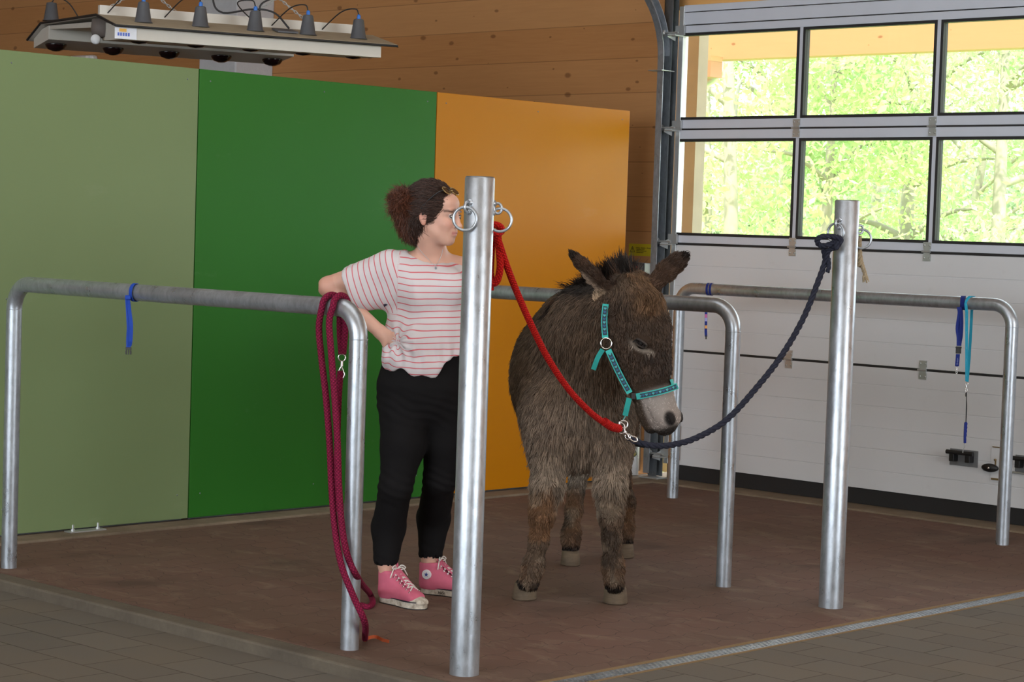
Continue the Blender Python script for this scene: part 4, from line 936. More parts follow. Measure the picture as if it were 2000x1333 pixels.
def mesh_obj(name, V, F, mat, parent, origin, color=None, attrs=None, label=None):
    """V in the figure frame; origin in world."""
    Wd = V @ FR - np.array(origin); me = bpy.data.meshes.new(name); n = len(F)
    me.vertices.add(len(Wd)); me.vertices.foreach_set('co', Wd.astype(np.float32).ravel()); me.loops.add(n * 4); me.loops.foreach_set('vertex_index', F.astype(np.int32).ravel())
    me.polygons.add(n); me.polygons.foreach_set('loop_start', np.arange(0, 4 * n, 4, dtype=np.int32)); me.polygons.foreach_set('use_smooth', np.ones(n, bool)); me.update(calc_edges=True)
    if color is not None:
        a = me.attributes.new('tint', 'FLOAT_COLOR', 'POINT'); a.data.foreach_set('color', np.hstack([color, np.ones((len(color), 1))]).astype(np.float32).ravel())
    for k, v in (attrs or {}).items():
        a = me.attributes.new(k, 'FLOAT', 'POINT'); a.data.foreach_set('value', v.astype(np.float32))
    me.materials.append(mat); o = bpy.data.objects.new(name, me); COL.objects.link(o)
    if parent: o.parent = parent
    if label: o['label'] = label
    WLOC[o.name] = tuple(origin); return o
def curves_obj(name, Pts, rad, color, mat, parent, origin):
    """Pts (n,k,3) in the figure frame, rad (n,k), colour (n,3)"""
    n, k, _ = Pts.shape; Wd = Pts.reshape(-1, 3) @ FR - np.array(origin)
    hc = bpy.data.hair_curves.new(name); hc.add_curves([k] * n); hc.attributes['position'].data.foreach_set('vector', Wd.astype(np.float32).ravel())
    r = hc.attributes.get('radius') or hc.attributes.new('radius', 'FLOAT', 'POINT'); r.data.foreach_set('value', rad.astype(np.float32).ravel())
    a = hc.attributes.new('tint', 'FLOAT_COLOR', 'CURVE'); a.data.foreach_set('color', np.hstack([color, np.ones((n, 1))]).astype(np.float32).ravel())
    hc.materials.append(mat); o = bpy.data.objects.new(name, hc); COL.objects.link(o); o.parent = parent; WLOC[o.name] = tuple(origin); return o
def sample(V, F, n, r, w=None):
    T = np.vstack([F[:, [0, 1, 2]], F[:, [0, 2, 3]]]); A = np.linalg.norm(np.cross(V[T[:, 1]] - V[T[:, 0]], V[T[:, 2]] - V[T[:, 0]]), axis=1)
    if w is not None: A = A * w[T].mean(1)
    t = T[r.choice(len(T), n, p=A / A.sum())]; u = r.random((n, 2)); m = u.sum(1) > 1; u[m] = 1 - u[m]; b = np.stack([1 - u.sum(1), u[:, 0], u[:, 1]], 1)
    return t, b
def attrmat(name, rough=.8, spec=.2, sheen=0.0):
    t = NT(name); a = t.n('Attribute', attribute_name='tint'); t.set(a.outputs['Color'], rough, 0, spec)
    if sheen: t.b.inputs['Sheen Weight'].default_value = sheen
    return t.m
def clumped(P, N, Fl, ln, r, nseg=4, clump=.5, nclump=5000, curl=.0):
    """hairs from roots P with normals N, flow Fl, lengths ln; tips drawn towards clump leaders"""
    from mathutils.kdtree import KDTree
    n = len(P); lead = r.choice(n, min(nclump, n), replace=False); kd = KDTree(len(lead))
    for j, i in enumerate(lead): kd.insert(P[i], j)
    kd.balance(); own = np.array([kd.find(p)[1] for p in P]); clumped.own = own
    tip = P + (Fl + r.normal(0, .16, (n, 3))) * ln[:, None]; ltip = tip[lead][own]; cl = (clump * r.uniform(.3, 1, n))[:, None]
    tip2 = tip * (1 - cl) + ltip * cl; out = np.zeros((n, nseg, 3))
    for s_ in range(nseg):
        t = s_ / (nseg - 1); out[:, s_] = P * (1 - t) + tip2 * t + N * (ln * .15 * math.sin(PI * min(1, t * 1.1)) * (1 - t * .3))[:, None] - N * (.002 * (1 - t))
    return out

# ---------------------------------------------------------------- the donkey
def build_donkey():
    r = np.random.default_rng(3)
    lo = P_(960, 900, 8.6) ; f = Field((P_(955, 700, 8.8)[0], P_(1100, 700, 7.78)[1], -.01), (P_(1375, 700, 8.3)[0], P_(1100, 700, 10.0)[1], 1.50), .0075)
    X = (1, 0, 0); Y = (0, 1, 0); Z = (0, 0, 1)
    # trunk
    chest = P_(1118, 800, 8.62); shoulder = P_(1118, 735, 8.80); rib = P_(1122, 735, 9.10); belly = P_(1128, 745, 9.38); croup = P_(1145, 715, 9.66)
    f.cap(shoulder, rib, (.215, .275), (.275, .315), .05, X); f.cap(rib, belly, (.275, .315), (.290, .300), .05, X); f.cap(belly, croup, (.285, .290), (.235, .24), .06, X)
    f.ell(chest, (.205, .17, .21), .08); f.ell(P_(1120, 850, 8.58), (.185, .12, .13), .08)
    f.cap(P_(1112, 612, 8.95), P_(1135, 610, 9.6), (.10, .09), (.09, .08), .10, X)   # withers and back line
    f.ell(P_(1060, 770, 8.85), (.11, .16, .20), .08); f.ell(P_(1190, 770, 8.85), (.11, .16, .20), .08)
    # fore legs
    def fore(h, kx, dep):
        hx = h[0]
        pts = [P_(kx[0], 800, dep + .12), P_(kx[1], 880, dep + .06), P_(kx[2], 950, dep + .01), P_(kx[3], 1003, dep - .01), P_(kx[4], 1055, dep + .01), P_(kx[5], 1105, dep + .03), P_(kx[6], 1137, dep + .02)]
        f.chain(pts, [(.105, .13), (.078, .095), (.052, .060), (.046, .050), (.031, .036), (.037, .043), (.038, .042)], .035, X)
        g = onz(h[0], h[1]); hb = loc3(g); f.cap(pts[-1], hb + np.array([0, .038, .055]), (.036, .037), (.034, .036), .01, X); return hb + np.array([0, .038, 0])
    h1 = fore((1018, 1172), (1062, 1068, 1062, 1052, 1045, 1035, 1026), 8.50)
    h2 = fore((1195, 1180), (1178, 1184, 1186, 1186, 1188, 1190, 1193), 8.48)
    # hind legs: thigh, stifle, hock behind, cannon
    def hind(h, xs):
        hb = loc3(onz(*h)) + np.array([0, .035, 0]); d = hb[1]
        pts = [np.array([P_(xs[0], 760, 9.6)[0], d + .10, .80]), np.array([P_(xs[1], 850, 9.55)[0], d + .02, .60]), np.array([P_(xs[2], 930, 9.6)[0], d + .10, .44]), np.array([hb[0] + .01, d + .07, .24]), np.array([hb[0], d + .03, .13]), np.array([hb[0], d, .085])]
        f.chain(pts, [(.13, .19), (.080, .12), (.046, .058), (.030, .035), (.036, .042), (.036, .040)], .035, X); f.cap(pts[-1], hb + np.array([0, 0, .045]), (.034, .036), (.030, .032), .01, X); return hb
    h3 = hind((1107, 1105), (1100, 1112, 1124)); h4 = hind((1213, 1090), (1200, 1205, 1208))
    # neck
    f.cap(P_(1112, 700, 8.78), P_(1148, 640, 8.52), (.185, .20), (.150, .175), .07, X); f.cap(P_(1148, 640, 8.52), P_(1192, 612, 8.34), (.150, .175), (.105, .13), .05, X)
    f.cap(P_(1135, 760, 8.60), P_(1185, 680, 8.38), (.12, .12), (.085, .09), .06, X)
    # head frame
    ur, ud, uf = loc3(RIGHT), loc3(DOWN), loc3(FWD)
    Ld = nrm(.265 * ur + .955 * ud - .10 * uf); phi = math.radians(27)
    F0 = nrm(ur * .96 - ud * .275); Ff = F0 * math.cos(phi) - uf * math.sin(phi); Ff = nrm(Ff - Ld * (Ff @ Ld)); S_ = np.cross(Ff, Ld)
    if S_ @ uf > 0: S_ = -S_
    O = P_(1215, 566, 8.30)
    def H(l, fr, s_=0.0): return O + Ld * l + Ff * fr + S_ * s_
    st = [(0.00, .016, .080, .088), (.075, .018, .106, .102), (.160, .012, .120, .106), (.235, -.002, .112, .094), (.315, -.008, .096, .074), (.395, -.010, .080, .060), (.455, -.010, .076, .058), (.505, -.004, .070, .056)]
    for a, b in zip(st[:-1], st[1:]): f.cap(H(a[0], a[1]), H(b[0], b[1]), (a[2], a[3]), (b[2], b[3]), .022, Ff)
    f.ell(H(.205, -.045, .055), (.085, .075, .035), .03, (Ld, Ff, S_)); f.ell(H(.205, -.045, -.055), (.085, .075, .035), .03, (Ld, Ff, S_))     # cheeks
    f.ell(H(.045, .055, 0), (.07, .050, .075), .03, (Ld, Ff, S_))                                                        # woolly forelock
    for sg in (1, -1): f.ell(H(.30, -.062, sg * .044), (.085, .045, .034), .02, (Ld, Ff, S_)); f.ell(H(.385, -.055, sg * .030), (.06, .036, .030), .02, (Ld, Ff, S_))
    f.ell(H(.525, .022, 0), (.050, .050, .062), .02, (Ld, Ff, S_)); f.ell(H(.565, .004, 0), (.026, .040, .046), .014, (Ld, Ff, S_)); f.ell(H(.535, -.056, 0), (.034, .026, .038), .010, (Ld, Ff, S_)); f.ell(H(.49, -.060, 0), (.05, .032, .042), .02, (Ld, Ff, S_))
    f.cap(H(.475, -.026, .058), H(.560, -.018, .042), (.006, .012), (.007, .012), .006, Ff, 'sub'); f.cap(H(.475, -.026, -.058), H(.560, -.018, -.042), (.006, .012), (.007, .012), .006, Ff, 'sub')   # mouth line
    for sg in (1, -1):
        f.ell(H(.215, .050, sg * .088), (.036, .024, .022), .016, (nrm(Ld * .72 + .69 * Ff), nrm(Ff * .72 - .69 * Ld), S_))          # brow and lids
        f.ell(H(.540, .050, sg * .055), (.026, .013, .018), .008, (nrm(Ld + .25 * Ff), nrm(Ff - .25 * Ld), S_), 'sub')                     # nostril
        f.ell(H(.532, .058, sg * .044), (.026, .010, .014), .012, (Ld, Ff, S_))
    # ears
    def ear(base, mid, tip, open_dir, k=.02):
        w = [(.032, .026), (.038, .024), (.034, .019), (.022, .014)]; m2 = (mid + tip) / 2 + (mid - base) * .06
        f.chain([base, mid, m2, tip], w, k, np.cross(nrm(tip - base), open_dir))
        od = nrm(open_dir - nrm(tip - base) * (np.array(open_dir) @ nrm(tip - base)))
        f.chain2 = None
        pts = [base * .75 + mid * .25 + od * .030, mid + od * .028, m2 + od * .025, tip * .45 + m2 * .55 + od * .024]
        for a, b, ra, rb in zip(pts[:-1], pts[1:], (.016, .021, .016), (.021, .016, .006)): f.cap(a, b, (ra, .014), (rb, .014), .008, np.cross(nrm(tip - base), open_dir), 'sub')
    e1 = [P_(1183, 574, 8.27), P_(1152, 540, 8.25), P_(1112, 497, 8.24)]; e2 = [P_(1263, 562, 8.27), P_(1294, 530, 8.26), P_(1332, 499, 8.25)]
    ear(e1[0], e1[1], e1[2], nrm(-ur * .55 + ud * .7 - uf * .35)); ear(e2[0], e2[1], e2[2], nrm(ur * .35 + uf * .8 - ud * .3))
    V, F = f.mesh(); N = vnormals(V, F)
    base = np.array([6.55, 5.9, 0.0]); t = thing('donkey', base, 'brown-grey shaggy donkey with a white muzzle and turquoise halter', 'donkey')
    ear_ax = [(e[0], e[2]) for e in (e1, e2)]
    hoof_c = [h1, h2, h3, h4]
    def regions(P):
        """colour and coat length per point"""
        n1 = hashn(P, 9, 1); n2 = hashn(P * np.array([1, 1, .5]), 30, 2); n3 = hashn(P, 4, 5)
        q = P - O; l = q @ Ld; fr = q @ Ff; s_ = q @ S_
        c = np.tile(np.array([.102, .069, .046]), (len(P), 1)); z = P[:, 2]
        def blend(m, col, c):
            m = np.clip(m, 0, 1)[:, None]; return c * (1 - m) + np.array(col) * m
        def sst(x, a, b): u = np.clip((x - a) / (b - a), 0, 1); return u * u * (3 - 2 * u)
        depth = P[:, 1]
        front = sst(-depth, -P_(1100, 700, 8.95)[1], -P_(1100, 700, 8.62)[1])
        c = blend(sst(n1, .45, .75) * .6, (.135, .088, .055), c)                                                  # rufous patches
        c = blend(front * np.exp(-((z - .66) / .17) ** 2) * .75 * (.4 + .7 * n3), (.24, .185, .140), c)            # grey chest
        c = blend(sst(-z, -.66, -.50) * front * .5 * (z > .40) * (.5 + n1), (.36, .29, .22), c)                                  # pale belly fringe
        c = blend(sst(z, .92, 1.05) * (1 - front) * .35, (.085, .062, .045), c)
        legs = sst(-z, -.50, -.42); c = blend(legs, (.105, .070, .046), c); c = blend(legs * sst(n1, .45, .65) * .9, (.150, .078, .038), c); c = blend(legs * sst(hashn(P, 14, 7), .5, .7) * .75, (.040, .027, .018), c); c = blend(legs * sst(hashn(P, 17, 3), .62, .75) * .5, (.22, .17, .12), c)
        inner = legs * sst(z, .28, .45) * sst(-np.abs(P[:, 0] - P_(1122, 900, 8.5)[0]), -.11, -.05); c = blend(inner * .8, (.36, .31, .25), c)
        for hc_ in hoof_c:
            dd = np.linalg.norm(P[:, :2] - hc_[:2], axis=1); nearh = dd < .11
            c = blend(nearh * sst(-z, -.17, -.14) * .5, (.12, .06, .03), c); c = blend(nearh * np.exp(-((z - .068) / .020) ** 2) * 1.3, (.012, .009, .008), c)
        # head
        hd = (l > -.10) & (l < .62) & (np.abs(s_) < .17) & (fr > -.14) & (fr < .17) & (np.linalg.norm(P - H(.25, .03), axis=1) < .40)
        hw = hd * sst(fr, -.13, -.07) * sst(-depth, -P_(1200, 600, 8.52)[1], -P_(1200, 600, 8.42)[1])
        c = blend(hw * sst(l, -.02, .05), (.062, .040, .027), c); c = blend(hw * sst(fr, .02, .09) * sst(-l, -.16, -.08) * (.4 + .7 * n1), (.155, .088, .045), c)
        c = blend(hw * sst(l, .20, .30) * sst(fr, .0, .06) * .7, (.030, .020, .015), c)
        c = blend(hw * sst(l, .395, .425) * sst(fr, -.055, -.02) * (.85 + .3 * n2), (.47, .41, .37), c)                     # white muzzle
        c = blend(hw * sst(l, .355, .40) * sst(-fr, .035, .06) * .7, (.10, .075, .055), c)
        c = blend(hw * sst(l + .25 * np.maximum(-fr - .01, 0), .548, .572) , (.040, .034, .030), c)                        # dark lips
        for sg in (1, -1):
            dn = np.sqrt(((l - .540) / .036) ** 2 + ((fr - .055) / .024) ** 2 + ((s_ - sg * .055) / .034) ** 2); c = blend(sst(-dn, -1.25, -.75), (.035, .03, .028), c)
            qe = P - H(.228, .043, sg * .092); a_ = nrm(.72 * Ld + .69 * Ff); b_ = nrm(.72 * Ff - .69 * Ld); ea, eb = qe @ a_, qe @ b_
            ring_ = np.exp(-((np.sqrt((ea / .042) ** 2 + (eb / .026) ** 2) - 1) / .30) ** 2) * (np.abs(qe @ S_) < .05) * sst(-eb, .000, .012)
            c = blend(ring_ * hd * .85, (.38, .32, .26), c)
        # ears
        isear = np.zeros(len(P))
        for k_, (a, b) in enumerate(ear_ax):
            ax = b - a; L = np.linalg.norm(ax); ax = ax / L; tt = (P - a) @ ax; dd = np.linalg.norm(P - a - np.outer(tt, ax), axis=1); m = (tt > .015) & (tt < L + .06) & (dd < .065); isear = np.maximum(isear, m)
            c = blend(m * 1.0, (.045, .026, .017), c); c = blend(m * (n1 > .5) * .5, (.09, .05, .03), c); c = blend(m * sst(tt, L * .80, L * 1.02), (.012, .008, .006), c)
            if k_ == 0:
                up = (P - a - np.outer(tt, ax)) @ nrm(-ur * .4 + ud * .8); c = blend(m * sst(up, .008, .022) * sst(-tt, -L * .75, -L * .45), (.36, .27, .20), c); c = blend(m * sst(-tt, -.05, -.02) * sst(up, .0, .02), (.42, .31, .21), c)
        # mane and dorsal line near the poll
        ml = [P_(1205, 548, 8.34), P_(1160, 558, 8.46), P_(1115, 575, 8.62), P_(1095, 600, 8.74)]; dm = np.full(len(P), 9.0)
        for a, b in zip(ml[:-1], ml[1:]):
            ab = b - a; tt = np.clip(((P - a) @ ab) / (ab @ ab), 0, 1); dm = np.minimum(dm, np.linalg.norm(P - a - np.outer(tt, ab), axis=1))
        mane = sst(-dm, -.125, -.075) * (1 - isear); c = blend(mane, (.018, .013, .010), c)
        # length
        ln = np.full(len(P), .034); ln = np.where(front > .4, .048, ln); ln = ln * (1 - legs) + .020 * legs
        ln = np.where((z < .62) & (z > .42) & (front > .2), .045, ln)
        ln = ln * (1 - hw) + .020 * hw; ln = np.where(hw * (l < .10) * (fr > .0) > .3, .036, ln); ln = np.where(hd & (l > .36) & (s_ > -.11), .0035, ln); ln = np.where(isear > 0, .017, ln)
        for hc_ in hoof_c:
            dd = np.linalg.norm(P[:, :2] - hc_[:2], axis=1); ln = np.where((dd < .11) & (z < .10), .016, ln); ln = np.where((dd < .12) & (z < .050), 0, ln)
        for sg in (1, -1):
            qe = np.linalg.norm(P - H(.228, .043, sg * .10), axis=1); ln = np.where(qe < .045, .005, ln); ln = np.where(qe < .026, 0, ln)
        return np.clip(c, 0.004, 1), ln, mane, hw, isear
    cV = regions(V)[0]
    body = mesh_obj('body', V, F, attrmat('donkey_hide', .85, .1), t, base, cV * .6)
    # coat
    nH = 210000; tI, bw = sample(V, F, nH, r); Pp = np.einsum('nk,nkd->nd', bw, V[tI]); Nn = np.einsum('nk,nkd->nd', bw, N[tI]); Nn /= np.linalg.norm(Nn, axis=1)[:, None]
    c, ln, mane, hw, ie = regions(Pp); ok = ln > .001; Pp, Nn, c, ln, mane, hw, ie = [q[ok] for q in (Pp, Nn, c, ln, mane, hw, ie)]
    flow = np.tile(np.array([0, .35, -.9]), (len(Pp), 1)) + .0
    flow = flow * (1 - hw[:, None]) + (Ld * .9 - Ff * .15)[None] * hw[:, None]
    m = hw * ((Pp - O) @ Ld < .12); flow += m[:, None] * (hashn(Pp, 30, 9)[:, None] - .5) * 1.6 * S_[None] + m[:, None] * (hashn(Pp, 26, 4)[:, None] - .5) * 1.2 * Ff[None]
    for a, b in ear_ax:
        tt = (Pp - a) @ nrm(b - a); mm = (ie > 0) & (np.linalg.norm(Pp - (a + b) / 2, axis=1) < .16); flow[mm] = nrm(b - a)
    flow = flow - Nn * np.sum(flow * Nn, 1)[:, None] * .8; flow /= np.linalg.norm(flow, axis=1)[:, None] + 1e-9
    Fl = flow * .93 + Nn * .20; ln = ln * .85 * r.uniform(.6, 1.3, len(ln)); c = c * r.uniform(.72, 1.35, (len(c), 1))
    curv = clumped(Pp, Nn, Fl, ln, r, 4, .55, 11000); c = c * (r.uniform(.70, 1.32, 11000) * 1.0)[clumped.own][:, None]; rad = np.array([.00085, .00085, .0007, .0002])[None] * np.ones((len(Pp), 1)) * r.uniform(.8, 1.4, (len(Pp), 1))
    curves_obj('coat', curv, rad, c, attrmat('donkey_hair', .55, .25), body, base)
    # mane and forelock: upright dark hair
    mI = []; path = [P_(1222, 548, 8.26), P_(1205, 545, 8.32), P_(1165, 556, 8.44), P_(1125, 572, 8.58), P_(1098, 590, 8.70), P_(1092, 608, 8.78)]
    pp = bez(path, 400); i = r.integers(0, 400, 15000); roots = pp[i] + r.normal(0, 1, (15000, 3)) * np.array([.016, .012, .012]) - np.array([0, 0, .012])
    up = np.tile(np.array([-.18, -.1, .95]), (15000, 1)) + r.normal(0, .22, (15000, 3)); flop = np.clip((i - 120) / 200, 0, 1)[:, None]; up = up * (1 - flop * .85) + flop * np.array([-.35, -.55, -.55]) * 1.0
    lnm = (.062 + .03 * hashn(roots, 60, 3)) * r.uniform(.6, 1.15, 15000) + .035 * flop[:, 0]
    cm = np.tile(np.array([.016, .012, .010]), (15000, 1)) * r.uniform(.6, 1.8, (15000, 1)); red = hashn(roots, 25, 6) > .68; cm[red] = np.array([.07, .035, .02])
    cu = clumped(roots, np.tile(np.array([0, 0, 1.0]), (15000, 1)), up, lnm, r, 4, .7, 500); curves_obj('mane', cu, np.array([.0011, .001, .0008, .0003])[None] * np.ones((15000, 1)), cm, attrmat('mane_hair', .5, .3), body, base)
    # woolly forehead tuft
    n = 9000; l_ = r.uniform(-.05, .12, n); s2 = r.uniform(-.075, .075, n); rt = O + np.outer(l_, Ld) + np.outer(s2, S_) + np.outer(.085 + .02 * np.cos(s2 / .075 * 1.3), Ff) - np.outer(np.clip(.02 - l_, 0, .1) * .5, Ff)
    fl = Ld[None] * .6 + Ff[None] * .35 + (hashn(rt, 40, 2)[:, None] - .5) * 2.0 * S_[None] + (hashn(rt, 36, 8)[:, None] - .5) * 1.4 * Ld[None]
    ct = np.array([.12, .068, .036])[None] * r.uniform(.4, 1.7, (n, 1)); cu = clumped(rt, np.tile(Ff, (n, 1)), fl, np.full(n, .038) * r.uniform(.5, 1.2, n), r, 5, .75, 420)
    curves_obj('forelock', cu, np.array([.001, .001, .0009, .0007, .0002])[None] * np.ones((n, 1)), ct, attrmat('forelock_hair', .5, .3), body, base)
    # hooves
    hm = NT('hoof_horn'); v = hm.vec(scale=(1, 1, 6)); cc = hm.mix(hm.noise(v, 14, 5, .6), (.07, .050, .032), (.24, .175, .11)); cc = hm.mix(hm.math('MULTIPLY', hm.noise(hm.vec(), 26, 4), .6), cc, (.05, .042, .036)); hm.set(cc, .75, 0, .3); hm.bump(hm.noise(v, 30, 3), .3, .003)
    for k_, hb in enumerate(hoof_c):
        m = MB(); w = .045 if k_ < 2 else .040; fd = np.array([-.12 if k_ == 0 else .05, -1, 0]); fd /= np.linalg.norm(fd); sd = np.array([-fd[1], fd[0], 0]); vs = []; n = 28
        for zz, sc_, fo in ((0, 1.08, .012), (.004, 1.12, .014), (.034, 1.04, .004), (.056, .98, -.003), (.064, .88, -.006), (.065, .0, -.006)):
            for q in range(n):
                a = 2 * PI * q / n; ca, sa_ = math.cos(a), math.sin(a); rad_ = 1.18 if ca > 0 else .86
                p = hb + fd * (ca * w * 1.05 * rad_ * sc_ + fo) + sd * (sa_ * w * sc_) + np.array([0, 0, zz + .001]); vs.append(p @ FR)
        m.add(vs, [(i * n + q, i * n + (q + 1) % n, (i + 1) * n + (q + 1) % n, (i + 1) * n + q) for i in range(5) for q in range(n)] + [tuple(range(n))[::-1]], True); m.build('hoof', hm.m, t)
    # eyes
    ey = NT('donkey_eye'); ey.set((.008, .004, .003), .05, 0, .3)
    for sg in (1, -1):
        c0 = H(.228, .045, sg * .090); m = MB().lathe([(.0235 * math.sin(a), .0235 * math.cos(a)) for a in np.linspace(0, PI, 16)], (0, 0, 0), tuple(S_ @ FR), 20); m.v = [tuple(np.array(p) * 1 + c0 @ FR) for p in m.v]; m.build('eye', ey.m, body)
        # upper lid
        a_ = nrm(.72 * Ld + .69 * Ff); b_ = nrm(.72 * Ff - .69 * Ld); lid = [(c0 + a_ * (.026 * math.cos(q)) + b_ * (.010 * math.sin(q) + .002) + S_ * sg * (.0135 * math.sin(q) + .008)) @ FR for q in np.linspace(.0, PI, 14)]
        MB().tube(lid, [.002] + [.0048] * 12 + [.002], 10).build('upper_eyelid', plain('dark_lid', (.03, .02, .015), .7), body)
        lid = [(c0 + a_ * (.026 * math.cos(q)) - b_ * (.010 * math.sin(q)) + S_ * sg * (.0125 * math.sin(q) + .008)) @ FR for q in np.linspace(.0, PI, 14)]
        MB().tube(lid, [.002] + [.0036] * 12 + [.002], 10).build('lower_eyelid', plain('dark_rim', (.05, .035, .025), .8), body)
        if sg == 1:
            ls = np.zeros((60, 4, 3)); 
            for q in range(60):
                a = r.uniform(.3, PI - .3); p = c0 + a_ * (.026 * math.cos(a)) + b_ * (.010 * math.sin(a)) + S_ * (.0135 * math.sin(a) + .008)
                for w_ in range(4): ls[q, w_] = p + S_ * .007 * w_ - b_ * .0016 * w_ ** 2 + a_ * .001 * w_ * math.cos(a)
            curves_obj('eyelashes', ls, np.tile(np.array([.0005, .0005, .0004, .0001]), (60, 1)), np.full((60, 3), .01), attrmat('lash', .5), body, base)
    return t, H, Ld, Ff, S_, V, F, N
DK, H, Ld, Ff, S_, DV, DF, DN = build_donkey()

# halter lying on the head
from mathutils.bvhtree import BVHTree
_q = DV - H(0, 0); _l = _q @ Ld; _sel = np.where((_l > -.04) & (_l < .62) & (np.linalg.norm(_q - np.outer(_l, Ld) + .015 * Ff, axis=1) < .145))[0]; _m = np.zeros(len(DV), bool); _m[_sel] = True; _ff = DF[_m[DF].all(1)]
_bvh = BVHTree.FromPolygons([Vector(v) for v in DV.tolist()], _ff.tolist())
def skinpt(px, py, lift=.012, dep=8.0):
    o = loc3(CAM); d = nrm(P_(px, py, dep) - o); h = _bvh.ray_cast(Vector(o), Vector(d))
    if h[0] is None:
        q = _bvh.find_nearest(Vector(P_(px, py, 8.05))); return np.array(q[0]) + np.array(q[1]) * lift * .5, -d
    n = np.array(h[1]); 
    if n @ d > 0: n = -n
    return np.array(h[0]) + n * lift, n
def onside(px, py, s0):
    o = loc3(CAM); d = nrm(P_(px, py, 8.0) - o); t = (s0 + H(0, 0) @ S_ - o @ S_) / (d @ S_); return o + d * t, -d
def halter():
    hl = thing('halter', (H(.3, .05) @ FR), 'turquoise webbing halter with dark hearts on the head of the donkey', 'halter')
    web = plain('turquoise_halter', (.035, .40, .36), .6, 0, .1, 150, .3, .3, 900); dark = plain('dark_ribbon', (.015, .035, .05), .7); ht = plain('turquoise_heart', (.05, .33, .36), .6); hb = plain('blue_heart', (.012, .09, .20), .6)
    def run(px_list, w, name, ribbon=True, lift=.023, n=28):
        P = []; Nn = []
        for x, y, s0 in bez(px_list, n):
            p, nn = onside(x, y, s0); P.append(p); Nn.append(nn)
        P = np.array(P); Nn = np.array(Nn)
        for _ in range(8): P[1:-1] = .5 * P[1:-1] + .25 * (P[2:] + P[:-2]); Nn[1:-1] = .5 * Nn[1:-1] + .25 * (Nn[2:] + Nn[:-2])
        T = np.gradient(P, axis=0); Wd = np.cross(T, Nn); Wd /= np.linalg.norm(Wd, axis=1)[:, None]; Nn = np.cross(Wd, T); Nn /= np.linalg.norm(Nn, axis=1)[:, None]
        if (Nn[0] @ loc3(FWD)) > 0: Nn = -Nn
        s = MB().strap(P @ FR, Wd @ FR, w, .003).build(name, web, hl)
        if ribbon:
            k = slice(2, len(P) - 2); MB().strap((P[k] + Nn[k] * .0022) @ FR, Wd[k] @ FR, w * .66, .0012).build('ribbon', dark, s)
            L = np.concatenate([[0], np.cumsum(np.linalg.norm(np.diff(P, axis=0), axis=1))]); q = .018; j = 0
            while q < L[-1] - .014:
                i = np.searchsorted(L, q) - 1; u = (q - L[i]) / (L[i + 1] - L[i]); c = P[i] * (1 - u) + P[i + 1] * u + Nn[i] * .0032; t_ = nrm(T[i]); wv = Wd[i]; sc = .0056
                up_ = -t_ if abs(t_[2]) > .5 else wv * np.sign(wv[2] + 1e-9)
                if up_[2] < 0: up_ = -up_
                sd = np.cross(up_, Nn[i]); hp_ = [(16 * math.sin(a) ** 3 / 16 * sc, (13 * math.cos(a) - 5 * math.cos(2 * a) - 2 * math.cos(3 * a) - math.cos(4 * a)) / 16 * sc) for a in np.linspace(0, 2 * PI, 20, endpoint=False)]
                MB().prism(hp_, c @ FR, sd @ FR, up_ @ FR, Nn[i] @ FR, .0006).build('heart', ht if j % 2 == 0 else hb, s); q += .0135; j += 1
        return P, Nn
    run([(1176, 594, .095), (1173, 625, .106), (1175, 660, .112)], .024, 'cheek_strap')
    run([(1181, 684, .112), (1195, 715, .110), (1210, 745, .100), (1223, 768, .090)], .024, 'cheek_strap')
    run([(1236, 775, .088), (1262, 770, .088), (1288, 764, .074), (1306, 758, .048), (1316, 754, .018)], .024, 'noseband')
    run([(1222, 778, .090), (1218, 795, .080), (1214, 812, .062)], .021, 'chin_strap', False, .024)
    run([(1170, 683, .112), (1160, 700, .104), (1152, 722, .085)], .019, 'throat_strap', False, .026)
    # far side of the noseband and chin loop
    fs = [(H(.400, .084, .016)), H(.398, .074, -.030), H(.398, .03, -.072), H(.405, -.03, -.068), H(.42, -.085, -.02)]
    MB().strap(bez(fs, 24) @ FR, Ld @ FR, .022, .003).build('noseband', web, hl)
    p, n = onside(1177, 671, .114); c = p @ FR
    MB().tube(ring(c, n @ FR, .021, .0026), .0026, 10, closed=True).build('ring', M['chrome'], hl)
    p, n = onside(1230, 774, .092); MB().obox(p @ FR, RIGHT, DOWN, FWD, .008, .012, .004).build('slider', M['black'], hl, bevel=.002)
    p, n = onside(1214, 812, .064); q = at(1212, 828, 7.97)
    MB().tube(ring(at(1218, 830, 7.965), FWD, .015, .003), .003, 10, closed=True).build('lead_ring', M['chrome'], hl)
    MB().tube([p @ FR + np.array([0, 0, -.004]), q], .003, 8).build('buckle', M['chrome'], hl)
halter()

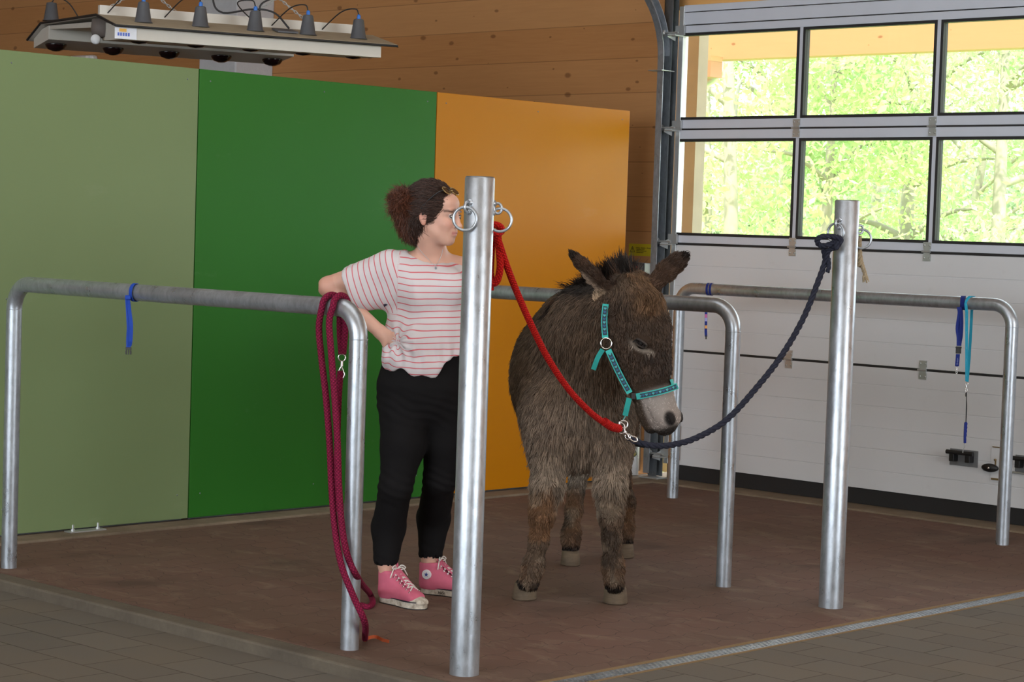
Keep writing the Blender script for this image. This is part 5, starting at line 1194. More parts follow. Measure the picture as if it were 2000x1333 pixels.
# ---------------------------------------------------------------- the young woman
def build_woman():
    r = np.random.default_rng(11); X = (1, 0, 0); Y = (0, 1, 0); Z = (0, 0, 1)
    RF = onz(772, 1186); LF = onz(842, 1168)
    base = np.array([5.72, 5.98, 0.0]); W = thing('person', base, 'young woman in red-striped white top, black trousers and pink shoes, one hand on hip', 'person')
    rf, lf = loc3(RF), loc3(LF)
    # head frame: facing right, a little towards the photographer, chin slightly down
    ur, ud, uf = loc3(RIGHT), loc3(DOWN), loc3(FWD); psi = math.radians(24)
    Fc = nrm(np.array([math.cos(psi), -math.sin(psi), -.06])); Up = nrm(np.array([.03, .0, 1.0]) - Fc * (np.array([.03, 0, 1.0]) @ Fc)); Sd = np.cross(Up, Fc)  # Sd: her left (away)
    if Sd[1] < 0: Sd = -Sd
    O = P_(842, 420, 8.22)          # centre of the head between the ears, eye height
    def Q(fw, side, up): return O + Fc * fw + Sd * side + Up * up
    fr3 = (Fc, Sd, Up)
    def head(f):
        f.ell(Q(-.012, 0, .030), (.094, .074, .090), .02, fr3); f.ell(Q(.030, 0, -.020), (.062, .060, .085), .02, fr3)
        f.ell(Q(.048, 0, -.060), (.045, .048, .045), .02, fr3); f.ell(Q(.070, 0, -.094), (.019, .024, .018), .018, fr3)       # jaw, chin
        f.cap(Q(.0, .048, -.045), Q(.060, .018, -.090), (.020, .020), (.016, .016), .02, Fc); f.cap(Q(.0, -.048, -.045), Q(.060, -.018, -.090), (.020, .020), (.016, .016), .02, Fc)
        f.ell(Q(.062, 0, .050), (.030, .052, .034), .02, fr3)                                                                     # forehead
        for sg in (1, -1):
            f.ell(Q(.068, sg * .034, -.030), (.022, .022, .020), .018, fr3)                                                       # cheekbone
            f.ell(Q(.090, sg * .031, .003), (.012, .017, .009), .010, fr3, 'sub')                                                # eye socket
            f.ell(Q(.081, sg * .031, .001), (.0125, .0125, .0125), .003, fr3)
            f.ell(Q(.088, sg * .030, .022), (.010, .020, .006), .010, fr3)                                                        # brow ridge
            # ear
            f.ell(Q(-.012, sg * .076, -.010), (.018, .008, .031), .006, (nrm(Fc + .15 * Up), Sd, nrm(Up - .15 * Fc))); f.ell(Q(-.008, sg * .083, -.004), (.009, .005, .018), .004, fr3, 'sub'); f.ell(Q(-.006, sg * .078, -.036), (.008, .006, .009), .005, fr3)
        f.cap(Q(.094, 0, .012), Q(.108, 0, -.030), (.007, .007), (.009, .010), .010, Fc); f.ell(Q(.112, 0, -.034), (.011, .011, .009), .007, fr3)   # nose
        for sg in (1, -1): f.ell(Q(.103, sg * .011, -.037), (.008, .007, .007), .005, fr3)
        f.ell(Q(.090, 0, -.058), (.012, .022, .006), .006, fr3); f.ell(Q(.089, 0, -.069), (.012, .020, .007), .006, fr3); f.ell(Q(.106, 0, -.0635), (.012, .024, .0014), .002, fr3, 'sub')
        return f
    # body joints
    nk0 = P_(838, 500, 8.30); nk1 = Q(-.018, 0, -.075); shR = P_(752, 522, 8.26); shL = P_(898, 532, 8.38); chest = P_(832, 570, 8.32); waist = P_(822, 670, 8.31); pelv = P_(818, 745, 8.32)
    elR = P_(634, 560, 8.34); wrR = P_(735, 648, 8.26); elL = P_(915, 640, 8.42); wrL = P_(910, 735, 8.30)
    lo = np.array([P_(612, 600, 8.3)[0], P_(800, 600, 8.02)[1], -.01]); hi = np.array([P_(945, 600, 8.3)[0], P_(800, 600, 8.62)[1], 1.74])
    f = Field(lo, hi, .0042)
    head(f)
    f.cap(nk1, nk0, (.052, .055), (.062, .060), .022, X); f.cap(nk0 + np.array([0, 0, -.015]), shR + np.array([.03, 0, -.005]), (.045, .040), (.042, .045), .03, Y); f.cap(nk0 + np.array([0, 0, -.015]), shL, (.045, .04), (.042, .045), .03, Y)
    f.cap(chest + np.array([0, 0, .03]), waist, (.135, .095), (.118, .088), .05, X); f.cap(waist, pelv, (.112, .084), (.135, .095), .05, X)
    f.cap(shR, shL, (.055, .05), (.055, .05), .04, Z)
    f.cap(shR, elR, (.050, .050), (.040, .040), .02, Z); f.cap(elR, wrR, (.040, .038), (.026, .022), .012, Z)
    f.cap(shL, elL, (.048, .048), (.038, .038), .02, X); f.cap(elL, wrL, (.036, .036), (.025, .022), .012, X)
    # right hand on the hip: palm, four fingers wrapping forward, thumb back along the side
    pm = P_(750, 661, 8.245); f.cap(wrR, pm, (.026, .018), (.036, .016), .012, Z)
    kn = [P_(763, 653, 8.225), P_(767, 660, 8.222), P_(767, 667, 8.225), P_(763, 674, 8.23)]
    for q, (k_, ln_, sp) in enumerate(zip(kn, (.036, .041, .038, .030), (.35, .1, -.12, -.35))):
        d1 = nrm(np.array([.80, -.30, sp - .25])); d2 = nrm(np.array([.85, .25, sp - .35])); m1 = k_ + d1 * ln_; m2 = m1 + d2 * ln_ * .75; m3 = m2 + nrm(np.array([.6, .7, sp - .4])) * ln_ * .5
        f.cap(pm + (k_ - pm) * .4, k_, (.011, .011), (.0105, .0105), .006); f.cap(k_, m1, (.0095, .0095), (.0085, .0085), .003); f.cap(m1, m2, (.0085, .0085), (.008, .008), .003); f.cap(m2, m3, (.008, .008), (.0068, .0068), .003)
    th = P_(745, 673, 8.25); f.cap(pm + np.array([-.008, 0, .0]), th, (.012, .012), (.011, .011), .008); f.cap(th, th + np.array([.012, .012, -.036]), (.0105, .0105), (.009, .009), .003); f.cap(th + np.array([.012, .012, -.036]), th + np.array([.024, .02, -.058]), (.009, .009), (.007, .007), .003)
    # left hand hanging behind the post
    pl = wrL + np.array([0, 0, -.05]); f.cap(wrL, pl, (.018, .026), (.016, .038), .01, X)
    for q, (dy, ln_) in enumerate(((-.026, .036), (-.009, .040), (.009, .038), (.025, .030))):
        a = pl + np.array([0, dy, -.035]); b = a + np.array([-.006, 0, -ln_]); c = b + np.array([-.018, 0, -ln_ * .7]); f.cap(pl + np.array([0, dy * .8, 0]), a, (.011, .011), (.010, .010), .005); f.cap(a, b, (.0095, .0095), (.0085, .0085), .003); f.cap(b, c, (.0085, .0085), (.007, .007), .003)
    a = pl + np.array([-.012, -.038, -.005]); f.cap(pl + np.array([0, -.02, .02]), a, (.012, .012), (.011, .011), .006); f.cap(a, a + np.array([-.012, -.012, -.045]), (.0105, .0105), (.008, .008), .003)
    # legs (skin under the trousers, bare ankles)
    dR = (onz(748, 1178) - CAM) @ FWD - .005; dL = (onz(829, 1160) - CAM) @ FWD - .005
    def jl(pts): return [P_(*p) for p in pts]
    RL = jl([(790, 770, 8.30), (783, 870, 8.28), (768, 950, 8.27), (752, 1030, dR + .01), (749, 1100, dR)]); LL = jl([(862, 770, 8.36), (858, 860, 8.38), (847, 930, 8.40), (840, 1010, dL + .01), (834, 1090, dL)])
    ra = loc3(onz(748, 1178)) + np.array([0, 0, .085]); la = loc3(onz(829, 1160)) + np.array([0, 0, .085])
    RL.append(ra); LL.append(la); rad = [(.066, .070), (.062, .066), (.052, .054), (.054, .056), (.034, .036), (.029, .031)]
    f.chain(RL, rad, .02, X); f.chain(LL, rad, .02, X)
    f.cap(ra + np.array([0, 0, -.01]), ra + np.array([.06, -.055, -.045]), (.026, .026), (.016, .014), .01, Y); f.cap(la + np.array([0, 0, -.01]), la + np.array([.075, -.028, -.045]), (.026, .026), (.016, .014), .01, Y)
    V, F = f.mesh()
    q = V - O; fw, sd, up = q @ Fc, q @ Sd, q @ Up; col = np.tile(np.array([.60, .35, .265]), (len(V), 1)) * (1 + .10 * (hashn(V, 40, 1) - .5))[:, None]
    def bl(m, c): 
        nonlocal col; m = np.clip(m, 0, 1)[:, None]; col = col * (1 - m) + np.array(c) * m
    g = lambda x, c, w: np.exp(-((x - c) / w) ** 2)
    hd_ = (np.linalg.norm(q, axis=1) < .16)
    bl(hd_ * g(up, -.030, .022) * g(np.abs(sd), .040, .022) * (fw > .02) * .35, (.55, .22, .17))             # cheeks
    bl(hd_ * g(up, -.063, .0075) * (np.abs(sd) < .023) * (fw > .085) * .85, (.42, .13, .12))                 # lips
    bl(hd_ * g(up, .024 - (np.abs(sd) - .030) * .25, .0045) * (np.abs(sd) > .010) * (np.abs(sd) < .052) * (fw > .055) * .95, (.045, .022, .014))   # eyebrows
    bl(hd_ * g(up, .0035, .0085) * g(np.abs(sd), .031, .017) * (fw > .06) * .75, (.10, .05, .035))
    bl(hd_ * (np.abs(sd) > .072) * (up > -.045) * (up < .03) * (np.abs(fw + .01) < .03) * .35, (.55, .17, .12))
    elb = np.linalg.norm(V - elR, axis=1); bl((elb < .06) * .25, (.5, .2, .15))
    sk = NT('skin'); at_ = sk.n('Attribute', attribute_name='tint'); sk.set(at_.outputs['Color'], .5, 0, .35); sk.b.inputs['Subsurface Weight'].default_value = .12; sk.b.inputs['Subsurface Radius'].default_value = (.012, .004, .002); sk.b.inputs['Subsurface Scale'].default_value = 1.0
    body = mesh_obj('body', V, F, sk.m, W, base, col)
    # eyes
    for sg in (1, -1):
        c0 = Q(.0835, sg * .031, .0015); look = nrm(Fc - Up * .25 + Sd * .05)
        m = MB().lathe([(.0118 * math.sin(a), .0118 * math.cos(a)) for a in np.linspace(0, PI, 14)], c0 @ FR, look @ FR, 18); e = m.build('eye', plain('eye_white', (.62, .58, .55), .2), body)
        MB().lathe([(0, .0122), (.0030, .0120), (.0056, .0108), (.0058, .0100)], c0 @ FR, look @ FR, 18).build('iris', plain('grey_blue_iris', (.07, .10, .12), .15), e)
        MB().lathe([(0, .01255), (.0022, .0123)], c0 @ FR, look @ FR, 14).build('pupil', M['black'], e)
        for s2, z_, rr_ in ((1, 1, .0026), (-1, -1, .0020)):
            arc = [(c0 + Sd * (.0135 * math.cos(t)) + Up * z_ * (.0062 * math.sin(t) + .0008) + Fc * (.0105 * math.sin(t) * .9 + .0015)) @ FR for t in np.linspace(.05, PI - .05, 12)]
            MB().tube(arc, rr_, 8).build('upper_eyelid' if z_ > 0 else 'lower_eyelid', sk.m if z_ < 0 else plain('lined_lid', (.10, .05, .04), .6), e)
    # hair: scalp shell and bun
    hf = Field(np.minimum(O - .20, O - .2), O + .20, .0042)
    hf.ell(Q(-.022, 0, .032), (.104, .085, .098), .02, fr3); hf.ell(Q(-.060, 0, -.015), (.060, .070, .080), .02, fr3); hf.ell(Q(-.075, 0, -.055), (.040, .055, .040), .02, fr3)
    hf.ell(Q(.135, 0, -.035), (.105, .115, .105), .012, fr3, 'sub')            # face opening
    hf.ell(Q(.005, -.088, -.035), (.042, .020, .050), .010, fr3, 'sub'); hf.ell(Q(.005, .088, -.035), (.042, .020, .050), .010, fr3, 'sub')
    bun = P_(786, 400, 8.24); hf.ell(bun, (.046, .044, .050), .03); hf.ell(bun + np.array([-.012, 0, .035]), (.034, .03, .024), .02); hf.ell(bun + np.array([.016, 0, -.055]), (.028, .028, .045), .03)
    HV, HF = hf.mesh(); HN = vnormals(HV, HF); hc0 = np.tile(np.array([.030, .014, .009]), (len(HV), 1))
    hair = mesh_obj('hair', HV, HF, attrmat('hair_base', .6, .3), W, base, hc0)
    n = 26000; tI, bw = sample(HV, HF, n, r); Pp = np.einsum('nk,nkd->nd', bw, HV[tI]); Nn = np.einsum('nk,nkd->nd', bw, HN[tI]); Nn /= np.linalg.norm(Nn, axis=1)[:, None]
    tb = bun - Pp; dist = np.linalg.norm(tb, axis=1); flow = tb / dist[:, None]; inb = dist < .06
    ang = np.stack([-(Pp - bun)[:, 2], np.zeros(n), (Pp - bun)[:, 0]], 1); flow[inb] = ang[inb] * 12 + r.normal(0, .5, (inb.sum(), 3)) + (Pp - bun)[inb] * 8
    low = (Pp[:, 2] < bun[2] - .04) & (Pp[:, 0] < bun[0] + .09); flow[low] = np.array([-.25, 0, -.9]) + r.normal(0, .35, (low.sum(), 3))
    flow -= Nn * np.sum(flow * Nn, 1)[:, None] * .9; flow /= np.linalg.norm(flow, axis=1)[:, None] + 1e-9
    ln = np.where(inb, .040, .035) * r.uniform(.6, 1.3, n); ln[low] *= 1.3; cH = np.array([.032, .015, .010])[None] * r.uniform(.5, 2.0, (n, 1)); wv = (Pp[:, 0] < bun[0] + .02); cH[wv] = cH[wv] * np.array([2.6, 1.9, 1.5])
    curves_obj('strands', clumped(Pp, Nn, flow * .95 + Nn * np.where(inb, .35, .08)[:, None], ln, r, 5, .5, 1200), np.array([.0008, .0008, .0007, .0005, .0002])[None] * np.ones((n, 1)), cH, attrmat('hair_strands', .4, .4), hair, base)
    # loose curls round the bun and the nape
    nc = 420; cr = np.zeros((nc, 14, 3)); 
    for i in range(nc):
        a = r.uniform(0, 2 * PI); st_ = bun + np.array([math.cos(a) * .04, r.normal(0, .02), math.sin(a) * .05 - .005]) if i < 300 else P_(800 + r.uniform(-12, 14), 450 + r.uniform(-12, 12), 8.24)
        d = np.array([math.cos(a) * .6 - .35, r.normal(0, .3), math.sin(a) * .5 - .15]) if i < 300 else np.array([-.25 + r.normal(0, .25), r.normal(0, .2), -.8]); w_ = r.uniform(.004, .009); L_ = r.uniform(.02, .055); ph = r.uniform(0, 6)
        for k in range(14):
            t = k / 13; cr[i, k] = st_ + d * L_ * t + np.array([math.cos(ph + t * 9), .6 * math.sin(ph + t * 9), math.sin(ph + t * 9)]) * w_ * t ** .5
    curves_obj('loose_curls', cr, np.tile(np.linspace(.0009, .0003, 14), (nc, 1)), np.array([.085, .030, .015])[None] * r.uniform(.5, 1.8, (nc, 1)), attrmat('curl', .4, .4), hair, base)
    # ---- shirt
    s = Field(lo - .02, hi * 1.0 + np.array([.02, .02, -.25]), .0042); s.lo = s.lo; top = P_(830, 500, 8.31)
    s.cap(shR + np.array([.06, 0, -.03]), shL + np.array([-.03, 0, -.03]), (.062, .070), (.062, .075), .05, Z)
    s.cap(P_(832, 560, 8.32), P_(826, 660, 8.31), (.155, .115), (.158, .118), .06, X); s.cap(P_(826, 660, 8.31), P_(822, 708, 8.31), (.158, .118), (.165, .128), .04, X)
    s.ell(P_(768, 697, 8.26), (.062, .06, .038), .03); s.ell(P_(800, 668, 8.21), (.040, .035, .055), .03); s.ell(P_(835, 715, 8.24), (.085, .05, .042), .03); s.ell(P_(868, 560, 8.24), (.07, .06, .07), .04); s.ell(P_(815, 575, 8.22), (.065, .05, .065), .04)
    s.cap(nk0 + np.array([-.04, 0, -.015]), shR + np.array([.02, 0, .01]), (.040, .045), (.050, .055), .03, Y)
    # sleeve flaring towards the elbow
    sa = shR + np.array([-.0, 0, .0]); ad = nrm(elR - shR); se = shR + ad * .155 + np.array([0, 0, -.02]); s.cap(P_(790, 560, 8.29), se + np.array([.01, 0, -.028]), (.075, .075), (.083, .070), .04, Z)
    s.cap(sa, se + np.array([0, 0, .012]), (.064, .062), (.062, .062), .03, Z)
    # hem cut, sleeve cut, neck opening, hollows
    def cut(fn):
        sl, (Xg, Yg, Zg) = s.win(s.lo, s.lo + s.h * s.n); d = fn(Xg, Yg, Zg); s.D = np.maximum(s.D, d.astype(np.float32))
    cutp = se + ad * .012; cn = nrm(ad + np.array([0, 0, -.10]))
    cut(lambda x, y, z: np.where(x < shR[0] + .02, (x - cutp[0]) * cn[0] + (y - cutp[1]) * cn[1] + (z - cutp[2]) * cn[2], -1.0))
    hz = P_(820, 722, 8.3)[2]; hx = P_(830, 700, 8.3)[0]
    cut(lambda x, y, z: (hz - .024 * np.exp(-((x - hx) / .065) ** 2) + .9 * np.maximum(x - hx - .035, 0) * (x < hx + .14) + .008 * np.sin(x * 70)) - z)
    s.ell(nk0 + np.array([-.010, -.035, .038]), (.098, .09, .056), .006, op='sub'); s.cap(nk0, nk1, (.070, .068), (.070, .07), .004, X, 'sub')
    s.cap(sa + ad * .055 + np.array([0, 0, -.026]), se + ad * .12 + np.array([0, 0, -.032]), (.052, .050), (.072, .060), .003, Z, 'sub')
    s.cap(P_(828, 660, 8.31), P_(822, 760, 8.31), (.140, .10), (.155, .115), .003, X, 'sub')
    SV, SF = s.mesh(); SN = vnormals(SV, SF)
    # folds
    x, y, z = SV.T; slv = np.clip((shR[0] + .045 - x) / .05, 0, 1); w1 = hashn(SV * np.array([1, 1, .35]), 24, 3) - .5; w2 = hashn(SV * np.array([1.2, 1, .6]), 55, 4) - .5; rd = np.abs(np.sin((x * .6 + z * 1.1) * 42 + w1 * 4))
    gather = np.exp(-((z - P_(800, 690, 8.3)[2]) / .05) ** 2)
    pull = np.exp(-(np.linalg.norm(SV - P_(775, 672, 8.24), axis=1) / .09) ** 2); an = np.arctan2(z - P_(770, 668, 8.2)[2], x - P_(770, 668, 8.2)[0])
    disp = .007 * w1 + .0025 * w2 + .0035 * gather * np.sin(x * 150 + 3 * w1) + .004 * pull * np.sin(an * 11)
    SV = SV + SN * disp[:, None]
    ax_s = (SV - shR) @ ad
    st = z + .030 * (hashn(SV * np.array([1, 1, .3]), 7, 9) - .5) - .10 * np.clip((P_(795, 600, 8.3)[0] - x), 0, .12) * 1.6 + .010 * pull * np.sin(an * 7) 
    seam = shR[0] + .040 + .1 * np.maximum(z - shR[2], 0); is_s = (x < seam) & (z > P_(760, 612, 8.3)[2])
    stripe = np.where(is_s, ax_s + .25 * (y - shR[1]) * 0 + 5.0, st)
    sm = NT('striped_jersey'); aa = sm.n('Attribute', attribute_name='stripe'); fr_ = sm.math('FRACT', sm.math('DIVIDE', aa.outputs['Fac'], .0243)); ln_ = sm.math('LESS_THAN', fr_, .16); nz_ = sm.noise(sm.vec(), 5, 3)
    sm.set(sm.mix(ln_, sm.mix(nz_, (.53, .49, .50), (.60, .56, .57)), (.55, .13, .15)), .85, 0, .15); sm.bump(sm.noise(sm.vec(), 420, 2), .15, .001)
    shirt = mesh_obj('shirt', SV, SF, sm.m, W, base, attrs={'stripe': stripe}, label='white jersey top with thin red stripes')
    MB().tube(bez([P_(a_, b_, c_) @ FR for a_, b_, c_ in ((742, 583, 8.27), (745, 590, 8.26), (749, 596, 8.26))], 8), .014, 8).build('undershirt_strap', plain('navy_strap', (.01, .01, .03), .8), W)
    # ---- trousers
    tf_ = Field(np.array([lo[0] + .15, lo[1] - .02, .10]), np.array([hi[0] + .02, hi[1] + .04, 1.08]), .0045)
    hipc = P_(817, 750, 8.33); tf_.cap(P_(820, 690, 8.32), hipc, (.145, .112), (.178, .138), .04, X); tf_.ell(P_(815, 790, 8.36), (.172, .135, .11), .04); tf_.ell(hipc + np.array([.02, .09, -.04]), (.12, .07, .09), .04)
    tr_ = [(.098, .108), (.086, .096), (.064, .068), (.066, .070), (.049, .052)]
    R2 = jl([(782, 800, 8.32), (780, 870, 8.29), (766, 950, 8.27), (752, 1030, dR + .01), (747, 1094, dR)]); L2 = jl([(862, 800, 8.37), (860, 865, 8.38), (852, 935, 8.40), (840, 1012, dL + .01), (834, 1080, dL)])
    tf_.chain(R2, tr_, .022, X); tf_.chain(L2, tr_, .022, X)
    for c_, hp_ in ((R2[-1], 1108), (L2[-1], 1097)):
        hz_ = P_(750, hp_, c_[1])[2] if False else c_[2] - .026; sl, (Xg, Yg, Zg) = tf_.win(c_ - np.array([.10, .10, .13]), c_ + np.array([.10, .10, .06])); tf_.D[sl] = np.maximum(tf_.D[sl], (hz_ - Zg + Xg * 0 + Yg * 0).astype(np.float32))
        tf_.cap(c_ - np.array([0, 0, .08]), c_ - np.array([0, 0, .005]), (.043, .046), (.043, .046), .002, X, 'sub')
    TV, TF = tf_.mesh(); TN = vnormals(TV, TF); x, y, z = TV.T
    kz = [R2[2][2], .13, hipc[2] - .10]; wr = sum(np.exp(-((z - k_) / .07) ** 2) for k_ in kz) * .0016 * np.sin(z * 170 + x * 60 + 5 * hashn(TV, 12, 2)) + .003 * (hashn(TV * np.array([1, 1, .5]), 30, 7) - .5)
    TV = TV + TN * wr[:, None]; tm = plain('black_trousers', (.0075, .007, .0075), .9, 0, .25, 300, .3, .12, 700)
    trous = mesh_obj('trousers', TV, TF, tm, W, base)
    # ---- shoes
    pink = plain('pink_canvas', (.55, .13, .20), .9, 0, .12, 40, .3, .15, 600); rub = NT('dirty_white_rubber'); v = rub.vec(); rub.set(rub.mix(rub.ramp(rub.noise(v, 45, 5, .7), [(.4, 0.0), (.7, 1.0)]), (.55, .50, .42), (.24, .20, .15)), .7, 0, .3); lace = plain('white_lace', (.62, .60, .56), .9, 0, .1)
    def shoe(ank, heel, toe, side, patch, name_lab):
        h2 = loc3(heel); t2 = loc3(toe); d = t2 - h2; d[2] = 0; L = np.linalg.norm(d); d /= L; sd = np.array([-d[1], d[0], 0]); up = np.array([0, 0, 1.0])
        def C(a, b, c): return h2 + d * (a * L) + sd * b + up * c
        out = [(0, .0), (.02, .022), (.10, .031), (.28, .032), (.45, .034), (.62, .043), (.78, .045), (.90, .036), (.97, .018), (1, 0)]
        oc = [(a, b * (1.05 if True else 1)) for a, b in out] + [(a, -b) for a, b in out[-2:0:-1]]; n = len(oc)
        k = W; sh = thing('tmp', (0, 0, 0), None, None) if False else None
        def layer(z0, z1, grow, mat, nm, par):
            m = MB(); vs = []
            for zz, gg in ((z0, grow * .9), (z0 + .003, grow), (z1 - .002, grow), (z1, grow * .85)):
                for a, b in oc: vs.append(C(.5 + (a - .5) * (1 + gg / .14), b * (1 + gg / .035), zz) @ FR)
            m.add(vs, [(i * n + q, i * n + (q + 1) % n, (i + 1) * n + (q + 1) % n, (i + 1) * n + q) for i in range(3) for q in range(n)] + [tuple(range(n))[::-1], tuple(range(3 * n, 4 * n))], False); return m.build(nm, mat, par)
        sf = Field(np.minimum(C(0, 0, 0), C(1, 0, 0)) - .07, np.maximum(C(0, 0, 0), C(1, 0, 0)) + np.array([.07, .07, .19]), .0032)
        sf.cap(C(.16, 0, .05), C(.80, 0, .038), (.036, .040), (.040, .024), .02, sd); sf.cap(C(.15, 0, .045), C(.15, 0, .120), (.041, .047), (.042, .048), .02, sd); sf.cap(C(.30, 0, .06), C(.24, 0, .115), (.034, .034), (.034, .032), .02, sd)
        sf.cap(C(.34, 0, .085), C(.75, 0, .045), (.026, .022), (.030, .018), .02, sd)
        sl, (Xg, Yg, Zg) = sf.win(sf.lo, sf.lo + sf.h * sf.n); sf.D = np.maximum(sf.D, (.022 - Zg + Xg * 0 + Yg * 0).astype(np.float32)); sf.D = np.maximum(sf.D, (Zg - .128 - .02 * ((Xg - h2[0]) * d[0] + (Yg - h2[1]) * d[1]) / L + Xg * 0).astype(np.float32))
        sf.cap(C(.16, 0, .110), C(.16, 0, .16), (.032, .036), (.034, .038), .002, sd, 'sub', rc=.02)
        UV_, UF = sf.mesh(); up_ = mesh_obj('shoe', UV_, UF, pink, W, base, label='pink canvas high-top shoe, ' + name_lab)
        so = layer(.001, .030, 0, rub.m, 'sole', up_); layer(.0265, .0300, .0012, plain('dark_stripe', (.02, .018, .03), .6), 'sole_stripe', so); layer(.0005, .004, .0008, M['black'], 'outsole', so)
        m = MB(); cap_ = [(.0, .034), (.35, .032), (.65, .024), (.9, .010), (1.0, .0)]
        tc = Field(C(.86, 0, .03) - .06, C(.86, 0, .03) + .06, .003); tc.cap(C(.80, 0, .028), C(.92, 0, .024), (.041, .026), (.032, .022), .01, sd); sl, (Xg, Yg, Zg) = tc.win(tc.lo, tc.lo + tc.h * tc.n); pr = ((Xg - C(.80, 0, 0)[0]) * d[0] + (Yg - C(.80, 0, 0)[1]) * d[1] + Zg * 0); tc.D = np.maximum(tc.D, (-pr).astype(np.float32)); tc.D = np.maximum(tc.D, (.02 - Zg + Xg * 0 + Yg * 0).astype(np.float32))
        a1, a2 = tc.mesh(); mesh_obj('toe_cap', a1, a2, rub.m, up_, base)
        # eyelets, laces and tongue
        def instep(t, b): return C(.30 + .44 * t, b, .128 - .060 * t)
        tg = [instep(-.12, 0) + up * .030, instep(-.02, 0) + up * .014, instep(.5, 0) + up * .005, instep(1, 0)]; MB().strap(bez([p @ FR for p in tg], 12), sd @ FR, .036, .005).build('tongue', pink, up_)
        lm = MB()
        for i in range(6):
            t0, t1 = i / 6, (i + 1) / 6; w = .021
            for s_ in (-1, 1): lm.tube(bez([instep(t0, -w * s_) @ FR, (instep((t0 + t1) / 2, 0) + up * .009) @ FR, instep(t1, w * s_) @ FR], 8), .0027, 6)
        lm.build('laces', lace, up_)
        kb = instep(.02, 0) + up * .012; bo = MB()
        for s_, l_, dz in ((-1, .035, .008), (1, .038, .004), (-1, .045, -.03), (1, .05, -.028)):
            bo.tube(bez([kb @ FR, (kb + sd * s_ * l_ * .5 + up * (.014 + dz * .3) + d * .008) @ FR, (kb + sd * s_ * l_ + up * dz + d * .012) @ FR] + ([(kb + sd * s_ * l_ * .4 + up * (dz - .006) + d * .01) @ FR] if dz > 0 else []), 14), .0024, 6)
        bo.build('lace_bow', lace, up_)
        for i in range(7):
            for s_ in (-1, 1):
                p = instep(i / 6, s_ * .0275) - up * .006; MB().lathe([(.0022, 0), (.0042, .0008), (.0042, .0022), (.002, .0018)], p @ FR, (sd * s_ + up * .8) @ FR, 10).build('eyelet', M['chrome'], up_)
        if patch:
            pc = C(.15, -side * .0, .083); nn = -sd if (sd @ uf) > 0 else sd; pc = C(.155, 0, .085) + nn * .0475; dd = d if (d @ ur) > 0 else -d
            pt = MB().lathe([(.0195, -.006), (.0195, .0012), (.0175, .0018), (0, .0018)], pc @ FR, nn @ FR, 24).build('ankle_patch', plain('white_patch', (.66, .64, .64), .7), up_)
            stp = [((.0105 if i % 2 == 0 else .0042) * math.cos(PI / 2 + i * PI / 5), (.0105 if i % 2 == 0 else .0042) * math.sin(PI / 2 + i * PI / 5)) for i in range(10)]
            MB().prism(stp, (pc + nn * .0018) @ FR, dd @ FR, up @ FR, nn @ FR, .0009).build('star', plain('blue_star', (.01, .03, .20), .6), pt)
            text('HaSi', .016, (C(.36, 0, .014) + nn * .0365) @ FR, dd @ FR, up @ FR, plain('ink', (.01, .01, .01), .6), so, ext=.0006)
        return up_
    dirR = nrm(np.array([.74, -.67, 0])); dirL = nrm(np.array([.93, -.35, 0]))
    hR = (ra * np.array([1, 1, 0]) - dirR * .042) @ FR; hL = (la * np.array([1, 1, 0]) - dirL * .042) @ FR
    shoe(ra, hR, hR + (dirR * .235) @ FR, 1, False, 'her right foot'); shoe(la, hL, hL + (dirL * .235) @ FR, 1, True, 'with a round white ankle patch and blue star')
    # ---- sunglasses pushed up into the hair, necklace
    g_ = MB(); gl = thing('sunglasses', Q(.05, 0, .12) @ FR, 'dark sunglasses pushed up on the hair of the young woman', 'sunglasses')
    dirg = nrm(Fc * .65 + Up * .75); ug = nrm(Up * .65 - Fc * .75)
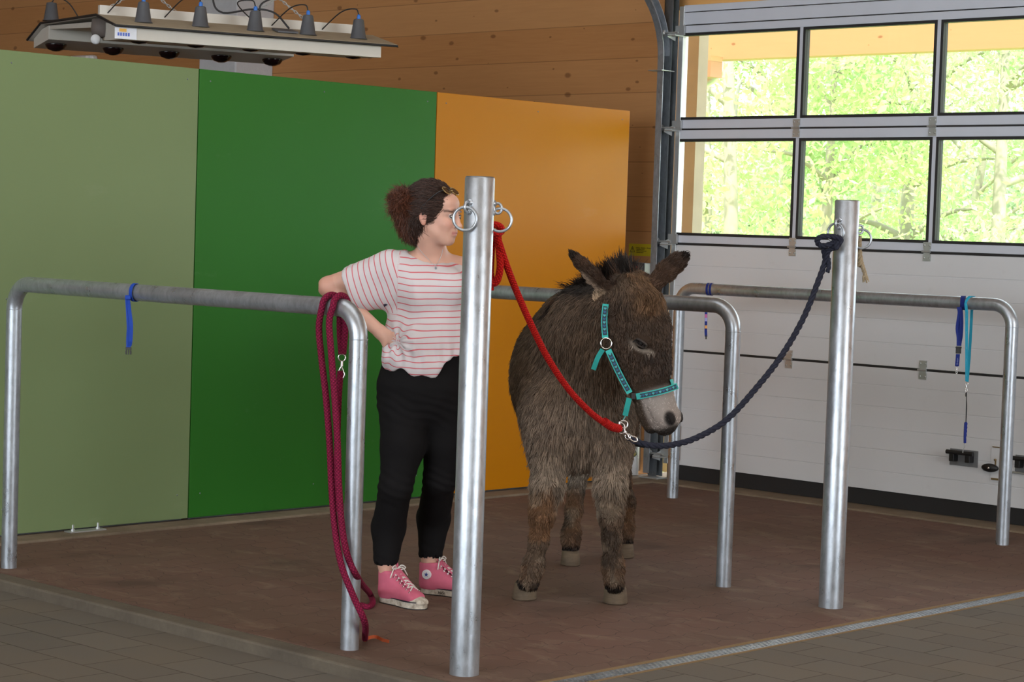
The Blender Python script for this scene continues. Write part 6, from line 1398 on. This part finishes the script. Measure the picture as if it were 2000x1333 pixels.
    for sg in (1, -1):
        c0 = Q(.058, sg * .034, .098); el = [(c0 + Sd * (.027 * math.cos(a)) + ug * (.019 * math.sin(a)) ) @ FR for a in np.linspace(0, 2 * PI, 24, endpoint=False)]
        MB().tube(el, .0022, 8, closed=True).build('rim', plain('gold_rim', (.45, .33, .14), .25, .8), gl)
        MB().prism([(.026 * math.cos(a), .018 * math.sin(a)) for a in np.linspace(0, 2 * PI, 24, endpoint=False)], c0 @ FR, Sd @ FR, ug @ FR, dirg @ FR, .0015).build('lens', plain('dark_lens', (.015, .012, .01), .08), gl)
        MB().tube(bez([(c0 + Sd * sg * .028) @ FR, Q(.045, sg * .080, .088) @ FR, Q(.010, sg * .086, .055) @ FR, Q(-.018, sg * .088, .020) @ FR], 18), .0026, 8).build('temple', M['black_plastic'], gl)
    MB().tube([(Q(.062, -.008, .100)) @ FR, Q(.062, .008, .100) @ FR], .0022, 8).build('bridge', plain('gold_rim', (.45, .33, .14), .25, .8), gl)
    bv = BVHTree.FromPolygons([Vector(v) for v in np.vstack([V]).tolist()], F.tolist()); bs_ = BVHTree.FromPolygons([Vector(v) for v in SV.tolist()], SF.tolist())
    def on_skin(px, py, lift=.0025):
        o = loc3(CAM); dr = nrm(P_(px, py, 8.2) - o); h = bv.ray_cast(Vector(o), Vector(dr)); h2 = bs_.ray_cast(Vector(o), Vector(dr))
        c = [q for q in (h, h2) if q[0] is not None]
        if not c: return P_(px, py, 8.24)
        q = min(c, key=lambda q: q[3]); return np.array(q[0]) - dr * lift
    nk = [on_skin(a_, b_) for a_, b_ in ((803, 473), (809, 483), (818, 494), (828, 505), (838, 515), (844, 519), (850, 510), (855, 499), (858, 487))]
    ch = MB().tube(bez([p @ FR for p in nk], 50), .0010, 6).build('necklace', M['zinc'], W, label='thin silver necklace')
    p = on_skin(844, 523, .004); MB().prism([(-.0025, .004), (.0025, .004), (.004, -.002), (.0015, -.009), (-.0015, -.009), (-.004, -.002)], p @ FR, RIGHT, -DOWN, -FWD, .002).build('pendant', M['steel_dark'], ch)
build_woman()
